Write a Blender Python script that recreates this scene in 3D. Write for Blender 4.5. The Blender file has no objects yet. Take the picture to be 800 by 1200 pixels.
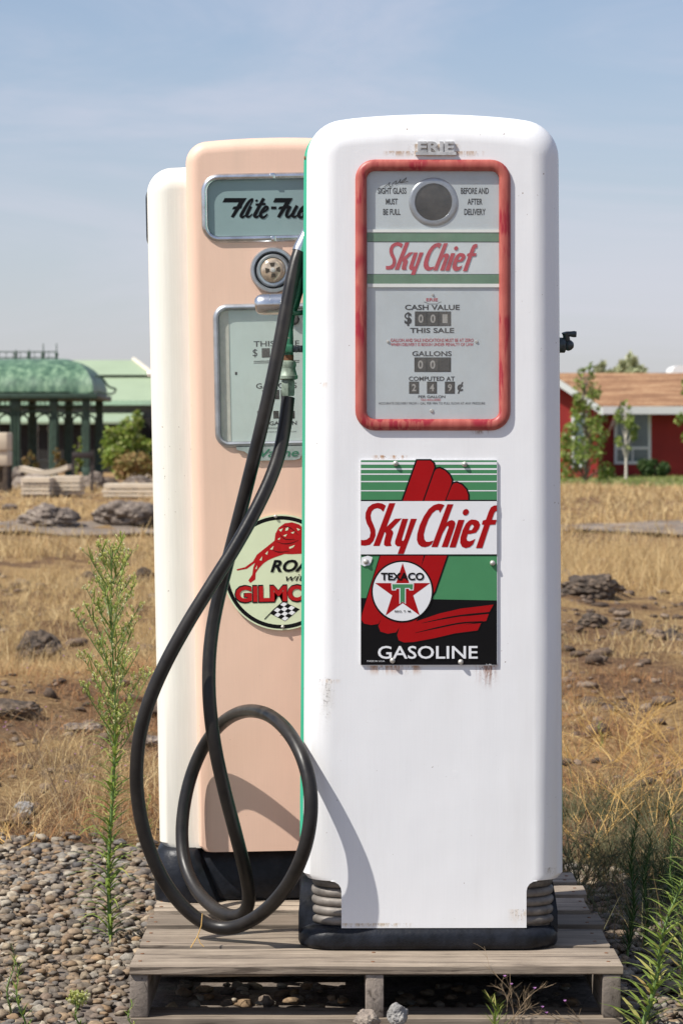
import bpy, bmesh, math, random
import numpy as np
from mathutils import Vector, Matrix, noise as mnoise
from mathutils.geometry import tessellate_polygon

random.seed(7); rng = np.random.default_rng(7)
scene = bpy.context.scene
COL = scene.collection
R = math.radians
F, H, HY = 3203.0, 1.196, 520.0          # focal length in pixels, eye height, horizon row of the 800x1200 photo
PZ = 0.124                                # top of the pallet
SUN = Vector((-1.9, -1.0, 2.7)).normalized()

def at(px, py, Y):
    return Vector(((px - 400) * Y / F, Y, H - (py - HY) * Y / F))
def ground_y(py): return F * H / (py - HY)

# ------------------------------------------------------------------ object helpers
def link(o, parent=None):
    COL.objects.link(o)
    if parent is not None: o.parent = parent
    return o
def tag(o, label=None, cat=None, group=None, kind=None):
    if label: o['label'] = label
    if cat: o['category'] = cat
    if group: o['group'] = group
    if kind: o['kind'] = kind
    return o
def thing(name, label, cat, loc=(0, 0, 0), rot=(0, 0, 0), group=None):
    o = bpy.data.objects.new(name, None)
    o.empty_display_size = 0.1
    o.location = loc; o.rotation_euler = rot
    link(o); tag(o, label, cat, group)
    return o

class MB:
    """collects polygons and links them as ONE mesh object"""
    def __init__(s): s.v = []; s.f = []; s.m = []
    def add(s, vs, fs, m=0, M=None):
        k = len(s.v)
        if M is not None: vs = [M @ Vector(v) for v in vs]
        s.v.extend([tuple(v) for v in vs])
        s.f.extend([tuple(i + k for i in f) for f in fs])
        s.m.extend([m] * len(fs))
    def box(s, x0, x1, y0, y1, z0, z1, m=0, bev=0.0, M=None):
        if bev <= 0:
            vs = [(x, y, z) for x in (x0, x1) for y in (y0, y1) for z in (z0, z1)]
            fs = [(0,1,3,2),(4,6,7,5),(0,4,5,1),(2,3,7,6),(0,2,6,4),(1,5,7,3)]
            s.add(vs, fs, m, M); return
        bm = bmesh.new(); bmesh.ops.create_cube(bm, size=1)
        for v in bm.verts:
            v.co = Vector(((x0+x1)/2 + v.co.x*(x1-x0), (y0+y1)/2 + v.co.y*(y1-y0), (z0+z1)/2 + v.co.z*(z1-z0)))
        bmesh.ops.bevel(bm, geom=list(bm.edges), offset=bev, segments=2, affect='EDGES', profile=0.5)
        s.bm(bm, m, M)
    def bm(s, bm, m=0, M=None):
        bm.verts.index_update()
        s.add([v.co.copy() for v in bm.verts], [[v.index for v in f.verts] for f in bm.faces], m, M); bm.free()
    def tube(s, pts, r, n=10, m=0, caps=True, M=None):
        pts = [Vector(p) for p in pts]; N = len(pts)
        rr = r if isinstance(r, (list, tuple)) else [r] * N
        t0 = (pts[1] - pts[0]).normalized()
        up = Vector((0, 0, 1)) if abs(t0.z) < .9 else Vector((1, 0, 0))
        a = t0.cross(up).normalized()
        vs = []; fs = []
        for i in range(N):
            t = (pts[min(i+1, N-1)] - pts[max(i-1, 0)])
            t = t.normalized() if t.length > 1e-9 else t0
            a = (a - t * a.dot(t))
            a = a.normalized() if a.length > 1e-9 else t.orthogonal().normalized()
            b = t.cross(a)
            for k in range(n):
                c = 2 * math.pi * k / n
                vs.append(pts[i] + (a * math.cos(c) + b * math.sin(c)) * rr[i])
        for i in range(N - 1):
            for k in range(n):
                k2 = (k + 1) % n
                fs.append((i*n+k, i*n+k2, (i+1)*n+k2, (i+1)*n+k))
        if caps:
            fs.append(tuple(range(n-1, -1, -1))); fs.append(tuple(range((N-1)*n, N*n)))
        s.add(vs, fs, m, M)
    def lathe(s, prof, n=32, m=0, M=None, caps=True):
        """profile of (radius, height) turned about local Z"""
        vs = []; fs = []
        for r, h in prof:
            for k in range(n):
                c = 2*math.pi*k/n
                vs.append((r*math.cos(c), r*math.sin(c), h))
        for i in range(len(prof)-1):
            for k in range(n):
                k2 = (k+1) % n
                fs.append((i*n+k, i*n+k2, (i+1)*n+k2, (i+1)*n+k))
        if caps:
            fs.append(tuple(range(n-1, -1, -1))); fs.append(tuple(range((len(prof)-1)*n, len(prof)*n)))
        s.add(vs, fs, m, M)
    def loft(s, loops, m=0, cap0=False, cap1=False, close=True, M=None):
        n = len(loops[0]); vs = [p for l in loops for p in l]; fs = []
        for i in range(len(loops)-1):
            for k in range(n if close else n-1):
                k2 = (k+1) % n
                fs.append((i*n+k, i*n+k2, (i+1)*n+k2, (i+1)*n+k))
        s.add(vs, fs, m, M)
        for flag, l in ((cap0, loops[0]), (cap1, loops[-1])):
            if flag: s.fill([l], m, M)
    def fill(s, polys, m=0, M=None):
        """planar polygon with holes, triangulated"""
        vs = [Vector(p) for l in polys for p in l]
        tr = tessellate_polygon([[Vector(p) for p in l] for l in polys])
        s.add(vs, [tuple(t) for t in tr], m, M)
    def flat(s, pts, y, m=0, holes=()):
        s.fill([[(x, y, z) for x, z in l] for l in [pts] + list(holes)], m)
    def prism(s, pts, y0, y1, m=0):
        n = len(pts)
        s.flat(pts, y0, m); s.flat(pts, y1, m)
        vs = [(x, y0, z) for x, z in pts] + [(x, y1, z) for x, z in pts]
        s.add(vs, [(k, (k+1) % n, n+(k+1) % n, n+k) for k in range(n)], m)
    def build(s, name, mats, parent=None, smooth=35, shadow=True):
        me = bpy.data.meshes.new(name)
        me.from_pydata(s.v, [], s.f)
        if not isinstance(mats, (list, tuple)): mats = [mats]
        for mm in mats: me.materials.append(mm)
        me.polygons.foreach_set('material_index', s.m)
        bm = bmesh.new(); bm.from_mesh(me)
        bmesh.ops.remove_doubles(bm, verts=bm.verts, dist=1e-6)
        bmesh.ops.recalc_face_normals(bm, faces=bm.faces)
        bm.to_mesh(me); bm.free()
        if smooth:
            me.polygons.foreach_set('use_smooth', [True]*len(me.polygons))
            me.set_sharp_from_angle(angle=R(smooth))
        me.update()
        o = bpy.data.objects.new(name, me)
        return link(o, parent)

def np_mesh(name, verts, quads, mats, parent=None, tris=None, smooth=False, midx=None):
    """fast mesh from numpy arrays: (N,3) verts, (M,4) quads and/or (K,3) tris"""
    me = bpy.data.meshes.new(name)
    nq = 0 if quads is None else len(quads); nt = 0 if tris is None else len(tris)
    me.vertices.add(len(verts)); me.vertices.foreach_set('co', np.asarray(verts, np.float32).ravel())
    loops = []
    if nq: loops.append(np.asarray(quads, np.int32).ravel())
    if nt: loops.append(np.asarray(tris, np.int32).ravel())
    loops = np.concatenate(loops)
    me.loops.add(len(loops)); me.loops.foreach_set('vertex_index', loops)
    me.polygons.add(nq + nt)
    starts = np.concatenate([np.arange(nq)*4, nq*4 + np.arange(nt)*3]).astype(np.int32)
    me.polygons.foreach_set('loop_start', starts)
    if midx is not None: me.polygons.foreach_set('material_index', np.asarray(midx, np.int32))
    me.polygons.foreach_set('use_smooth', np.full(nq+nt, smooth))
    for mm in (mats if isinstance(mats, (list, tuple)) else [mats]): me.materials.append(mm)
    me.update(calc_edges=True); me.validate()
    return link(bpy.data.objects.new(name, me), parent)

def arc(cx, cz, r, a0, a1, n):
    return [(cx + r*math.cos(R(a0+(a1-a0)*i/n)), cz + r*math.sin(R(a0+(a1-a0)*i/n))) for i in range(n+1)]
def rrect(x0, x1, z0, z1, r, n=6):
    r = max(r, 1e-4)
    return (arc(x1-r, z0+r, r, -90, 0, n) + arc(x1-r, z1-r, r, 0, 90, n) +
            arc(x0+r, z1-r, r, 90, 180, n) + arc(x0+r, z0+r, r, 180, 270, n))
def circle(cx, cz, r, n=48): return [(cx+r*math.cos(2*math.pi*i/n), cz+r*math.sin(2*math.pi*i/n)) for i in range(n)]
def catmull(P, k=8):
    P = [Vector(p) for p in P]; out = []
    Q = [P[0]*2-P[1]] + P + [P[-1]*2-P[-2]]
    for i in range(1, len(Q)-2):
        a, b, c, d = Q[i-1:i+3]
        for j in range(k):
            t = j/k
            out.append(0.5*((2*b) + (c-a)*t + (2*a-5*b+4*c-d)*t*t + (3*b-a-3*c+d)*t**3))
    out.append(P[-1]); return out

def stroke(mb, pts, w, y, m, smooth=True, k=6, conv=lambda x, z: (x, z), step=1e-5, miter=True):
    """a painted stroke: ribbon of width w along pts (2D), conv maps to the plate's x,z"""
    P = [Vector((p[0], p[1], 0)) for p in pts]
    if smooth and len(P) > 2: P = catmull(P, k)
    n = len(P)
    ws = w if isinstance(w, (list, tuple)) else [w, w]
    vs = []
    for i, p in enumerate(P):
        t = (P[min(i+1, n-1)] - P[max(i-1, 0)]).normalized()
        nn = Vector((-t.y, t.x, 0))
        f = i/(n-1)*(len(ws)-1); a = int(min(f, len(ws)-2)); ww = ws[a] + (ws[a+1]-ws[a])*(f-a)
        for sg in (1, -1):
            q = p + nn*ww*.5*sg; x, z = conv(q.x, q.y); vs.append((x, y - step*i, z))
    mb.add(vs, [(2*i, 2*i+1, 2*i+3, 2*i+2) for i in range(n-1)], m)

_tc = {}
def text_polys(body, bold=0.0, shear=0.0):
    key = (body, bold, shear)
    if key not in _tc:
        cu = bpy.data.curves.new('lettering', 'FONT'); cu.body = body; cu.size = 1
        cu.offset = bold; cu.shear = shear; cu.resolution_u = 3; cu.fill_mode = 'FRONT'
        ob = bpy.data.objects.new('lettering', cu); COL.objects.link(ob)
        dg = bpy.context.evaluated_depsgraph_get()
        ev = ob.evaluated_get(dg); me = ev.to_mesh()
        vs = [(v.co.x, v.co.y) for v in me.vertices]; fs = [tuple(p.vertices) for p in me.polygons]
        ev.to_mesh_clear(); bpy.data.objects.remove(ob); bpy.data.curves.remove(cu)
        _tc[key] = (vs, fs)
    return _tc[key]
def text(mb, body, x0, x1, z0, z1, y, m, bold=0.0, shear=0.0):
    """lettering stretched to fill the box x0..x1, z0..z1 on the plane y"""
    if z1 < z0: z0, z1 = z1, z0
    vs, fs = text_polys(body, bold, shear)
    ax = min(v[0] for v in vs); bx = max(v[0] for v in vs); az = min(v[1] for v in vs); bz = max(v[1] for v in vs)
    mb.add([(x0+(v[0]-ax)/(bx-ax)*(x1-x0), y, z0+(v[1]-az)/(bz-az)*(z1-z0)) for v in vs], fs, m)

# ------------------------------------------------------------------ materials
def nt_new(name):
    m = bpy.data.materials.new(name); m.use_nodes = True
    nt = m.node_tree; b = nt.nodes['Principled BSDF']
    return m, nt, b
def N(nt, typ, **kw):
    n = nt.nodes.new(typ)
    for k, v in kw.items():
        if k.startswith('_'): setattr(n, k[1:], v)
        else:
            n.inputs[k.replace('__', ' ')].default_value = v
    return n
def ramp(nt, stops, interp='LINEAR'):
    n = nt.nodes.new('ShaderNodeValToRGB'); e = n.color_ramp.elements; n.color_ramp.interpolation = interp
    while len(e) > len(stops): e.remove(e[-1])
    while len(e) < len(stops): e.new(0.5)
    for el, (p, c) in zip(e, stops): el.position = p; el.color = (*c, 1) if len(c) == 3 else c
    return n
def coords(nt, scale=(1, 1, 1), src='Object', rot=(0, 0, 0)):
    tc = nt.nodes.new('ShaderNodeTexCoord'); mp = nt.nodes.new('ShaderNodeMapping')
    mp.inputs['Scale'].default_value = scale; mp.inputs['Rotation'].default_value = rot
    nt.links.new(tc.outputs[src], mp.inputs['Vector']); return mp.outputs['Vector']
def noise(nt, vec, scale, detail=4, rough=.55, dist=0):
    n = nt.nodes.new('ShaderNodeTexNoise'); n.inputs['Scale'].default_value = scale
    n.inputs['Detail'].default_value = detail; n.inputs['Roughness'].default_value = rough; n.inputs['Distortion'].default_value = dist
    nt.links.new(vec, n.inputs['Vector']); return n.outputs['Fac']
def mrange(nt, val, a, b, c=0.0, d=1.0, smooth=True):
    n = nt.nodes.new('ShaderNodeMapRange'); n.interpolation_type = 'SMOOTHSTEP' if smooth else 'LINEAR'; n.clamp = True if not smooth else n.clamp
    n.inputs['From Min'].default_value = a; n.inputs['From Max'].default_value = b
    n.inputs['To Min'].default_value = c; n.inputs['To Max'].default_value = d
    nt.links.new(val, n.inputs['Value']); return n.outputs['Result']
def math2(nt, op, a, b=None):
    n = nt.nodes.new('ShaderNodeMath'); n.operation = op
    for i, v in enumerate((a, b)):
        if v is None: continue
        if isinstance(v, (int, float)): n.inputs[i].default_value = v
        else: nt.links.new(v, n.inputs[i])
    return n.outputs[0]
def mix(nt, fac, a, b, mode='MIX'):
    n = nt.nodes.new('ShaderNodeMix'); n.data_type = 'RGBA'; n.blend_type = mode
    for sock, v in ((n.inputs[0], fac), (n.inputs[6], a), (n.inputs[7], b)):
        if isinstance(v, (int, float)): sock.default_value = v
        elif isinstance(v, tuple): sock.default_value = (*v, 1)
        else: nt.links.new(v, sock)
    return n.outputs[2]
def bump(nt, b, height, strength=.3, dist=.01):
    n = nt.nodes.new('ShaderNodeBump'); n.inputs['Strength'].default_value = strength; n.inputs['Distance'].default_value = dist
    nt.links.new(height, n.inputs['Height']); nt.links.new(n.outputs['Normal'], b.inputs['Normal']); return n
def scl(c, k): return tuple(min(1, x*k) for x in c)

def simple(name, c, rough=.5, metal=0.0, var=.18, scale=14, bs=0, bscale=60, bd=.002, coat=0, src='Object', stretch=(1,1,1)):
    m, nt, b = nt_new(name)
    v = coords(nt, stretch, src)
    f = noise(nt, v, scale, 5, .6)
    r = ramp(nt, [(.3, scl(c, 1-var)), (.7, scl(c, 1+var))]); nt.links.new(f, r.inputs[0])
    nt.links.new(r.outputs[0], b.inputs['Base Color'])
    b.inputs['Roughness'].default_value = rough; b.inputs['Metallic'].default_value = metal
    if coat: b.inputs['Coat Weight'].default_value = coat; b.inputs['Coat Roughness'].default_value = .1
    if bs: bump(nt, b, noise(nt, v, bscale, 4), bs, bd)
    return m

def painted(name, c, rough=.4, chip=(.18,.10,.06), brush=.25, chips=.0, rust=None, grime=.08):
    """old brush-applied paint on sheet metal: vertical brush marks, slight dents, dust, rust specks"""
    m, nt, b = nt_new(name)
    v = coords(nt); vb = coords(nt, (90, 90, 3)); vh = coords(nt, (9, 9, 1.2))
    fb = noise(nt, vb, 3, 4, .6)
    base = mix(nt, mrange(nt, fb, .3, .7), scl(c, 1-.10*brush), scl(c, 1+.10*brush))
    big = noise(nt, vh, 1.0, 4, .6)
    base = mix(nt, mrange(nt, big, .45, .75, 0, grime), base, scl((.42, .36, .28), 1))
    if chips:
        sp = noise(nt, v, 130, 3, .5)
        cl = noise(nt, v, 9, 2, .5)
        base = mix(nt, math2(nt, 'MULTIPLY', mrange(nt, sp, .70, .74), mrange(nt, cl, .52, .62)), base, chip)
    if rust:
        sx = nt.nodes.new('ShaderNodeSeparateXYZ'); nt.links.new(v, sx.inputs[0])
        drip = noise(nt, coords(nt, (70, 1, 16)), 1.0, 5, .65, .5); blot = noise(nt, v, 210, 5, .7)
        for (x0, x1, z0, z1, col) in rust:       # stain patch: strongest at z1, drips down towards z0
            mx = math2(nt, 'MULTIPLY', mrange(nt, sx.outputs['X'], x0-.012, x0+.012), mrange(nt, sx.outputs['X'], x1-.012, x1+.012, 1, 0))
            mz = math2(nt, 'MULTIPLY', mrange(nt, sx.outputs['Z'], z0, z1), mrange(nt, sx.outputs['Z'], z1, z1+.003, 1, 0))
            k = math2(nt, 'MULTIPLY', mx, mz)
            a = math2(nt, 'MULTIPLY', k, mrange(nt, drip, .40, .60, 0, .9)); a2 = math2(nt, 'MULTIPLY', k, mrange(nt, blot, .56, .64, 0, .8))
            base = mix(nt, a, base, col); base = mix(nt, a2, base, (.06, .035, .02))
    nt.links.new(base, b.inputs['Base Color'])
    rr = mrange(nt, fb, .2, .8, rough-.08, rough+.12, False); nt.links.new(rr, b.inputs['Roughness'])
    fx = noise(nt, coords(nt, (6, 60, 120)), 2.2, 4, .6); pit = mrange(nt, noise(nt, v, 34, 3, .5), .66, .74)
    h = math2(nt, 'ADD', math2(nt, 'ADD', math2(nt, 'MULTIPLY', fb, .10+brush*.6), math2(nt, 'ADD', math2(nt, 'MULTIPLY', fx, .16), math2(nt, 'MULTIPLY', pit, .12))), math2(nt, 'MULTIPLY', noise(nt, coords(nt, (5, 5, 3)), 1.3, 2), 3.5))
    bump(nt, b, h, .4, .0016)
    return m
SKY_STR, SUN_STR, EXPOSURE, SKY_DUST, CIRRUS, HAZE, HAZECOL = 0.097, 5.0, 0.34, 1.0, (5.9, 5.75, 6.6), .60, (5.1, 4.85, 5.6)
# palette ------------------------------------------------------------------
MAT = {}
MAT['white'] = painted('white_pump_paint', (.81, .815, .825), .40, chips=1, grime=.07, brush=.10, rust=[(-.238, -.214, .44, .575, (.62, .60, .57)), (.240, .254, .150, .172, (.30, .26, .2)), (-.20, -.05, .046, .056, (.55, .45, .33)), (.165, .195, .048, .085, (.6, .48, .34)), 
    (-.135, -.030, .578, .6035, (.45, .20, .06)), (.092, .130, .552, .6035, (.33, .10, .025)), (.108, .122, .54, .6035, (.20, .07, .02)), (-.125, -.06, 1.036, 1.046, (.45, .22, .08)),
    (-.10, .10, 1.676, 1.690, (.50, .34, .22)), (-.05, .05, 1.682, 1.705, (.36, .25, .15)), (.085, .118, 1.088, 1.100, (.30, .14, .06)),
    (-.248, -.232, 1.185, 1.200, (.55, .30, .10)), (-.235, -.205, .562, .572, (.55, .36, .18))])
MAT['pink'] = painted('pink_pump_paint', (.74, .50, .38), .5, chips=1, grime=.16, brush=.14)
MAT['cream'] = painted('cream_pump_paint', (.77, .74, .66), .45, chips=1, grime=.05)
MAT['teal'] = painted('green_pump_paint', (.04, .36, .22), .4, chips=1)
MAT['nozzle_green'] = painted('green_nozzle_paint', (.028, .15, .085), .35, chip=(.3, .28, .24), chips=1)
MAT['black_iron'] = simple('black_base_paint', (.009, .0105, .015), .42, var=.8, scale=22, bs=.4, bscale=70, bd=.003)
MAT['alu'] = simple('dull_cast_metal', (.165, .148, .132), .6, .3, var=.55, scale=25, bs=.3, bscale=120)
MAT['chrome'] = simple('old_chrome', (.62, .63, .64), .26, 1.0, var=.2, scale=30, bs=.15, bscale=90)
MAT['frame_grey'] = simple('grey_metal_frame', (.40, .42, .44), .36, .75, var=.2, scale=25, bs=.2, bscale=90)
MAT['dark_metal'] = simple('dark_blued_metal', (.075, .085, .095), .42, .5, var=.4, scale=60, bs=.4, bscale=140)
MAT['screw'] = simple('screw_metal', (.52, .50, .46), .45, .5, var=.25, scale=200)
MAT['rust'] = simple('rusty_iron', (.16, .07, .03), .8, var=.4, scale=80, bs=.4, bscale=200)
MAT['black'] = simple('black_enamel', (.006, .006, .007), .3, var=.1)
MAT['ink'] = simple('faded_black_print', (.022, .023, .026), .6, var=.3, scale=120)
MAT['red_ink'] = simple('faded_red_print', (.46, .05, .07), .6, var=.15, scale=80)
MAT['dial'] = simple('dial_enamel', (.525, .575, .585), .45, var=.06, scale=9)
MAT['dial_hi'] = simple('dial_white_strip', (.63, .68, .68), .45, var=.05, scale=12)
MAT['dial_green'] = simple('dial_green_band', (.13, .24, .15), .5, var=.12, scale=30)
MAT['ledge'] = simple('dial_ledge', (.68, .70, .66), .5, var=.06)
MAT['well'] = simple('counter_well', (.03, .029, .027), .7, var=.3, scale=90)
MAT['wheel'] = simple('counter_wheel', (.055, .052, .047), .6, var=.3, scale=90)
MAT['digit'] = simple('counter_digits', (.36, .35, .32), .6, var=.2, scale=90)
MAT['teal_face'] = simple('pale_teal_face', (.215, .30, .30), .4, var=.05, scale=8)
MAT['teal_dial'] = simple('pale_dial_face', (.49, .575, .53), .45, var=.06, scale=9)
MAT['beige'] = simple('beige_strip', (.47, .47, .40), .6, var=.12, scale=60)
MAT['sign_red'] = simple('sign_red_enamel', (.34, .006, .008), .28, var=.06)
MAT['sign_green'] = simple('sign_green_enamel', (.065, .235, .105), .28, var=.05)
MAT['sign_white'] = simple('sign_white_enamel', (.74, .75, .77), .28, var=.03)
MAT['sign_cream'] = simple('sign_cream_enamel', (.62, .68, .47), .3, var=.03)
MAT['sign_lion'] = simple('sign_lion_red', (.40, .012, .014), .3, var=.12, scale=90)
MAT['bulb'] = simple('amber_lens', (.50, .40, .30), .16, .35, var=.35, scale=60, coat=.6)
MAT['pole_white'] = simple('white_trim_paint', (.78, .78, .76), .5, var=.05)

for k_ in ('black', 'sign_red', 'sign_green', 'sign_white', 'sign_cream', 'sign_lion'): MAT[k_].node_tree.nodes['Principled BSDF'].inputs['Specular IOR Level'].default_value = .15
MAT['black_iron'].node_tree.nodes['Principled BSDF'].inputs['Specular IOR Level'].default_value = .28
def m_bezel():
    m, nt, b = nt_new('faded_red_bezel')
    f = noise(nt, coords(nt, (60, 60, 6)), 1.2, 5, .65); g = noise(nt, coords(nt, (7, 7, 7)), 1.0, 3)
    k = math2(nt, 'MULTIPLY', mrange(nt, f, .45, .56), mrange(nt, g, .44, .54))
    c = mix(nt, mrange(nt, noise(nt, coords(nt, (40, 40, 10)), 2, 4), .3, .7), (.35, .070, .055), (.44, .115, .088))
    c = mix(nt, math2(nt, 'MULTIPLY', k, .95), c, (.28, .008, .022))
    nt.links.new(c, b.inputs['Base Color']); b.inputs['Roughness'].default_value = .45
    bump(nt, b, f, .25, .002); return m
MAT['bezel'] = m_bezel()

def m_glass(name, dust=.05, tint=(1, 1, 1)):
    m, nt, b = nt_new(name)
    nt.nodes.remove(b); out = nt.nodes['Material Output']
    tr = N(nt, 'ShaderNodeBsdfTransparent', Color=(*tint, 1)); gl = N(nt, 'ShaderNodeBsdfGlossy', Roughness=.03)
    df = N(nt, 'ShaderNodeBsdfDiffuse', Color=(.6, .58, .52, 1))
    fr = N(nt, 'ShaderNodeFresnel', IOR=1.5)
    m1 = nt.nodes.new('ShaderNodeMixShader'); m2 = nt.nodes.new('ShaderNodeMixShader')
    nt.links.new(mrange(nt, noise(nt, coords(nt, (6, 6, 3)), 2.2, 5, .65), .35, .8, dust*.3, dust*2), m1.inputs[0])
    nt.links.new(tr.outputs[0], m1.inputs[1]); nt.links.new(df.outputs[0], m1.inputs[2])
    gm = nt.nodes.new('ShaderNodeNewGeometry'); nt.links.new(math2(nt, 'MULTIPLY', fr.outputs[0], math2(nt, 'SUBTRACT', 1.0, gm.outputs['Backfacing'])), m2.inputs[0]); nt.links.new(m1.outputs[0], m2.inputs[1]); nt.links.new(gl.outputs[0], m2.inputs[2])
    nt.links.new(m2.outputs[0], out.inputs[0]); return m
MAT['glass'] = m_glass('dusty_pane_glass', .035)
MAT['lens'] = m_glass('sight_lens_glass', .10)
MAT['house_glass'] = simple('dark_window_glass', (.10, .15, .16), .08, var=.3, scale=1.2, coat=.5)

def m_hose():
    m, nt, b = nt_new('black_rubber_hose')
    v = coords(nt)
    f = noise(nt, v, 9, 5, .65); g = noise(nt, v, 55, 4, .6)
    c = ramp(nt, [(.3, (.005, .005, .006)), (.78, (.030, .025, .021))]); nt.links.new(math2(nt, 'ADD', math2(nt, 'MULTIPLY', f, .75), math2(nt, 'MULTIPLY', g, .25)), c.inputs[0])
    nt.links.new(c.outputs[0], b.inputs['Base Color'])
    nt.links.new(mrange(nt, f, .3, .7, .28, .52, False), b.inputs['Roughness'])
    b.inputs['Specular IOR Level'].default_value = .36; bump(nt, b, g, .3, .001); return m
MAT['hose'] = m_hose()

def m_wood(name, c1, c2, axis='X', rough=.85):
    m, nt, b = nt_new(name)
    s = (1.3, 26, 26) if axis == 'X' else (26, 1.3, 26)
    v = coords(nt, s)
    oi = nt.nodes.new('ShaderNodeObjectInfo'); ad = nt.nodes.new('ShaderNodeVectorMath'); ad.operation = 'ADD'
    sc = math2(nt, 'MULTIPLY', oi.outputs['Random'], 57.0); cx = nt.nodes.new('ShaderNodeCombineXYZ')
    for i in range(3): nt.links.new(sc, cx.inputs[i])
    nt.links.new(v, ad.inputs[0]); nt.links.new(cx.outputs[0], ad.inputs[1])
    f = noise(nt, ad.outputs[0], 2.2, 6, .68, .9); g = noise(nt, coords(nt), 9, 4, .6)
    t = math2(nt, 'ADD', math2(nt, 'MULTIPLY', f, .75), math2(nt, 'MULTIPLY', g, .3))
    rp = ramp(nt, [(.38, c1), (.52, tuple((a+bb)/2 for a, bb in zip(c1, c2))), (.66, c2)]); nt.links.new(t, rp.inputs[0])
    tone = mix(nt, mrange(nt, oi.outputs['Random'], 0, 1, 0, .75, False), rp.outputs[0], tuple(x*.72 for x in c1))
    cr = mrange(nt, f, .38, .42, 1, 0); tone = mix(nt, math2(nt, 'MULTIPLY', cr, .6), tone, (.05, .035, .025))
    nt.links.new(tone, b.inputs['Base Color']); b.inputs['Roughness'].default_value = rough
    bump(nt, b, f, .6, .004); return m
MAT['wood'] = m_wood('weathered_pallet_wood', (.15, .115, .085), (.50, .41, .315), 'X')
MAT['wood_y'] = m_wood('weathered_stringer_wood', (.17, .14, .115), (.36, .30, .25), 'Y')

def island(name, stops, rough=.8, trans=0.0, noise_mix=0, spec=.3):
    """colour picked per connected piece (each pebble, leaf, blade)"""
    m, nt, b = nt_new(name)
    g = nt.nodes.new('ShaderNodeNewGeometry')
    r = ramp(nt, stops); nt.links.new(g.outputs['Random Per Island'], r.inputs[0])
    c = r.outputs[0]
    if noise_mix:
        f = noise(nt, coords(nt), noise_mix, 5, .65)
        c = mix(nt, 1.0, c, mix(nt, mrange(nt, f, .3, .7), (.62, .6, .58), (1.3, 1.28, 1.22)), 'MULTIPLY')
        bump(nt, b, f, .5, .004)
    nt.links.new(c, b.inputs['Base Color']); b.inputs['Roughness'].default_value = rough
    b.inputs['Specular IOR Level'].default_value = spec
    if trans:
        out = nt.nodes['Material Output']; t = nt.nodes.new('ShaderNodeBsdfTranslucent'); nt.links.new(c, t.inputs[0])
        ms = nt.nodes.new('ShaderNodeMixShader'); ms.inputs[0].default_value = trans
        nt.links.new(b.outputs[0], ms.inputs[1]); nt.links.new(t.outputs[0], ms.inputs[2]); nt.links.new(ms.outputs[0], out.inputs[0])
    return m
MAT['pebble'] = island('river_pebbles', [(0, (.08,.070,.062)), (.15, (.17,.138,.106)), (.3, (.225,.155,.095)), (.42, (.145,.134,.126)), (.55, (.28,.225,.16)),
                                         (.68, (.175,.12,.085)), (.78, (.205,.19,.17)), (.92, (.36,.315,.25)), (.96, (.28,.185,.105)), (1, (.085,.082,.085))], .85, 0, 60)
MAT['straw'] = island('dry_straw', [(0, (.48,.32,.14)), (.25, (.60,.44,.21)), (.5, (.72,.57,.32)), (.7, (.40,.24,.105)), (.9, (.58,.42,.21)), (1, (.26,.15,.075))], .8, .3)
MAT['brown_weed'] = island('dry_brown_weed', [(0, (.34,.16,.07)), (.4, (.48,.255,.11)), (.75, (.25,.125,.06)), (1, (.54,.34,.16))], .85, .2)
MAT['gold'] = island('golden_dry_stems', [(0, (.66,.44,.15)), (.5, (.58,.35,.11)), (1, (.74,.55,.25))], .7, .1)
MAT['lawn'] = island('green_lawn', [(0, (.15,.19,.04)), (.5, (.22,.26,.07)), (.85, (.30,.30,.12)), (1, (.34,.30,.14))], .8, .3)
MAT['leaf'] = island('weed_leaf', [(0, (.12,.18,.03)), (.5, (.19,.26,.05)), (.8, (.27,.34,.075)), (.95, (.46,.43,.14)), (1, (.40,.27,.10))], .55, .35)
MAT['leaf_dark'] = island('dark_weed_leaf', [(0, (.035,.075,.02)), (.6, (.06,.11,.03)), (1, (.10,.14,.05))], .6, .3)
MAT['leaf_grey'] = island('grey_green_leaf', [(0, (.07,.085,.04)), (.5, (.12,.13,.065)), (.8, (.20,.16,.08)), (1, (.36,.25,.12))], .7, .25)
MAT['bud'] = island('pale_weed_buds', [(0, (.40,.45,.11)), (.6, (.58,.58,.20)), (.9, (.74,.71,.40)), (1, (.72,.70,.52))], .7, .25)
MAT['stem'] = simple('weed_stem', (.12, .19, .05), .6, var=.2, scale=30)
MAT['twig'] = simple('dry_twig', (.24, .17, .10), .8, var=.25, scale=40)
MAT['purple'] = island('purple_flower', [(0, (.50,.20,.55)), (1, (.66,.36,.68))], .6, .3)
MAT['tree_leaf'] = island('young_tree_leaves', [(0, (.10,.16,.025)), (.45, (.18,.25,.045)), (.8, (.28,.33,.08)), (1, (.45,.48,.22))], .6, .35)
MAT['tree_hazed'] = island('haze_tinted_tree_leaves', [(0, (.34,.37,.21)), (.6, (.44,.46,.27)), (1, (.54,.54,.36))], .7, .3)  # leaf greens lightened so the colour itself carries distance haze
MAT['bush_leaf'] = island('bush_leaves', [(0, (.12,.19,.03)), (.5, (.22,.30,.05)), (.85, (.38,.42,.10)), (1, (.55,.55,.33))], .6, .35)
MAT['rust_leaf'] = island('rusty_scrub_leaves', [(0, (.22,.12,.05)), (.5, (.28,.19,.07)), (1, (.20,.20,.06))], .7, .25)
MAT['bark'] = simple('grey_bark', (.20, .16, .12), .9, var=.3, scale=20)
MAT['bark_white'] = simple('white_bark', (.55, .50, .44), .8, var=.2, scale=14)

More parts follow.
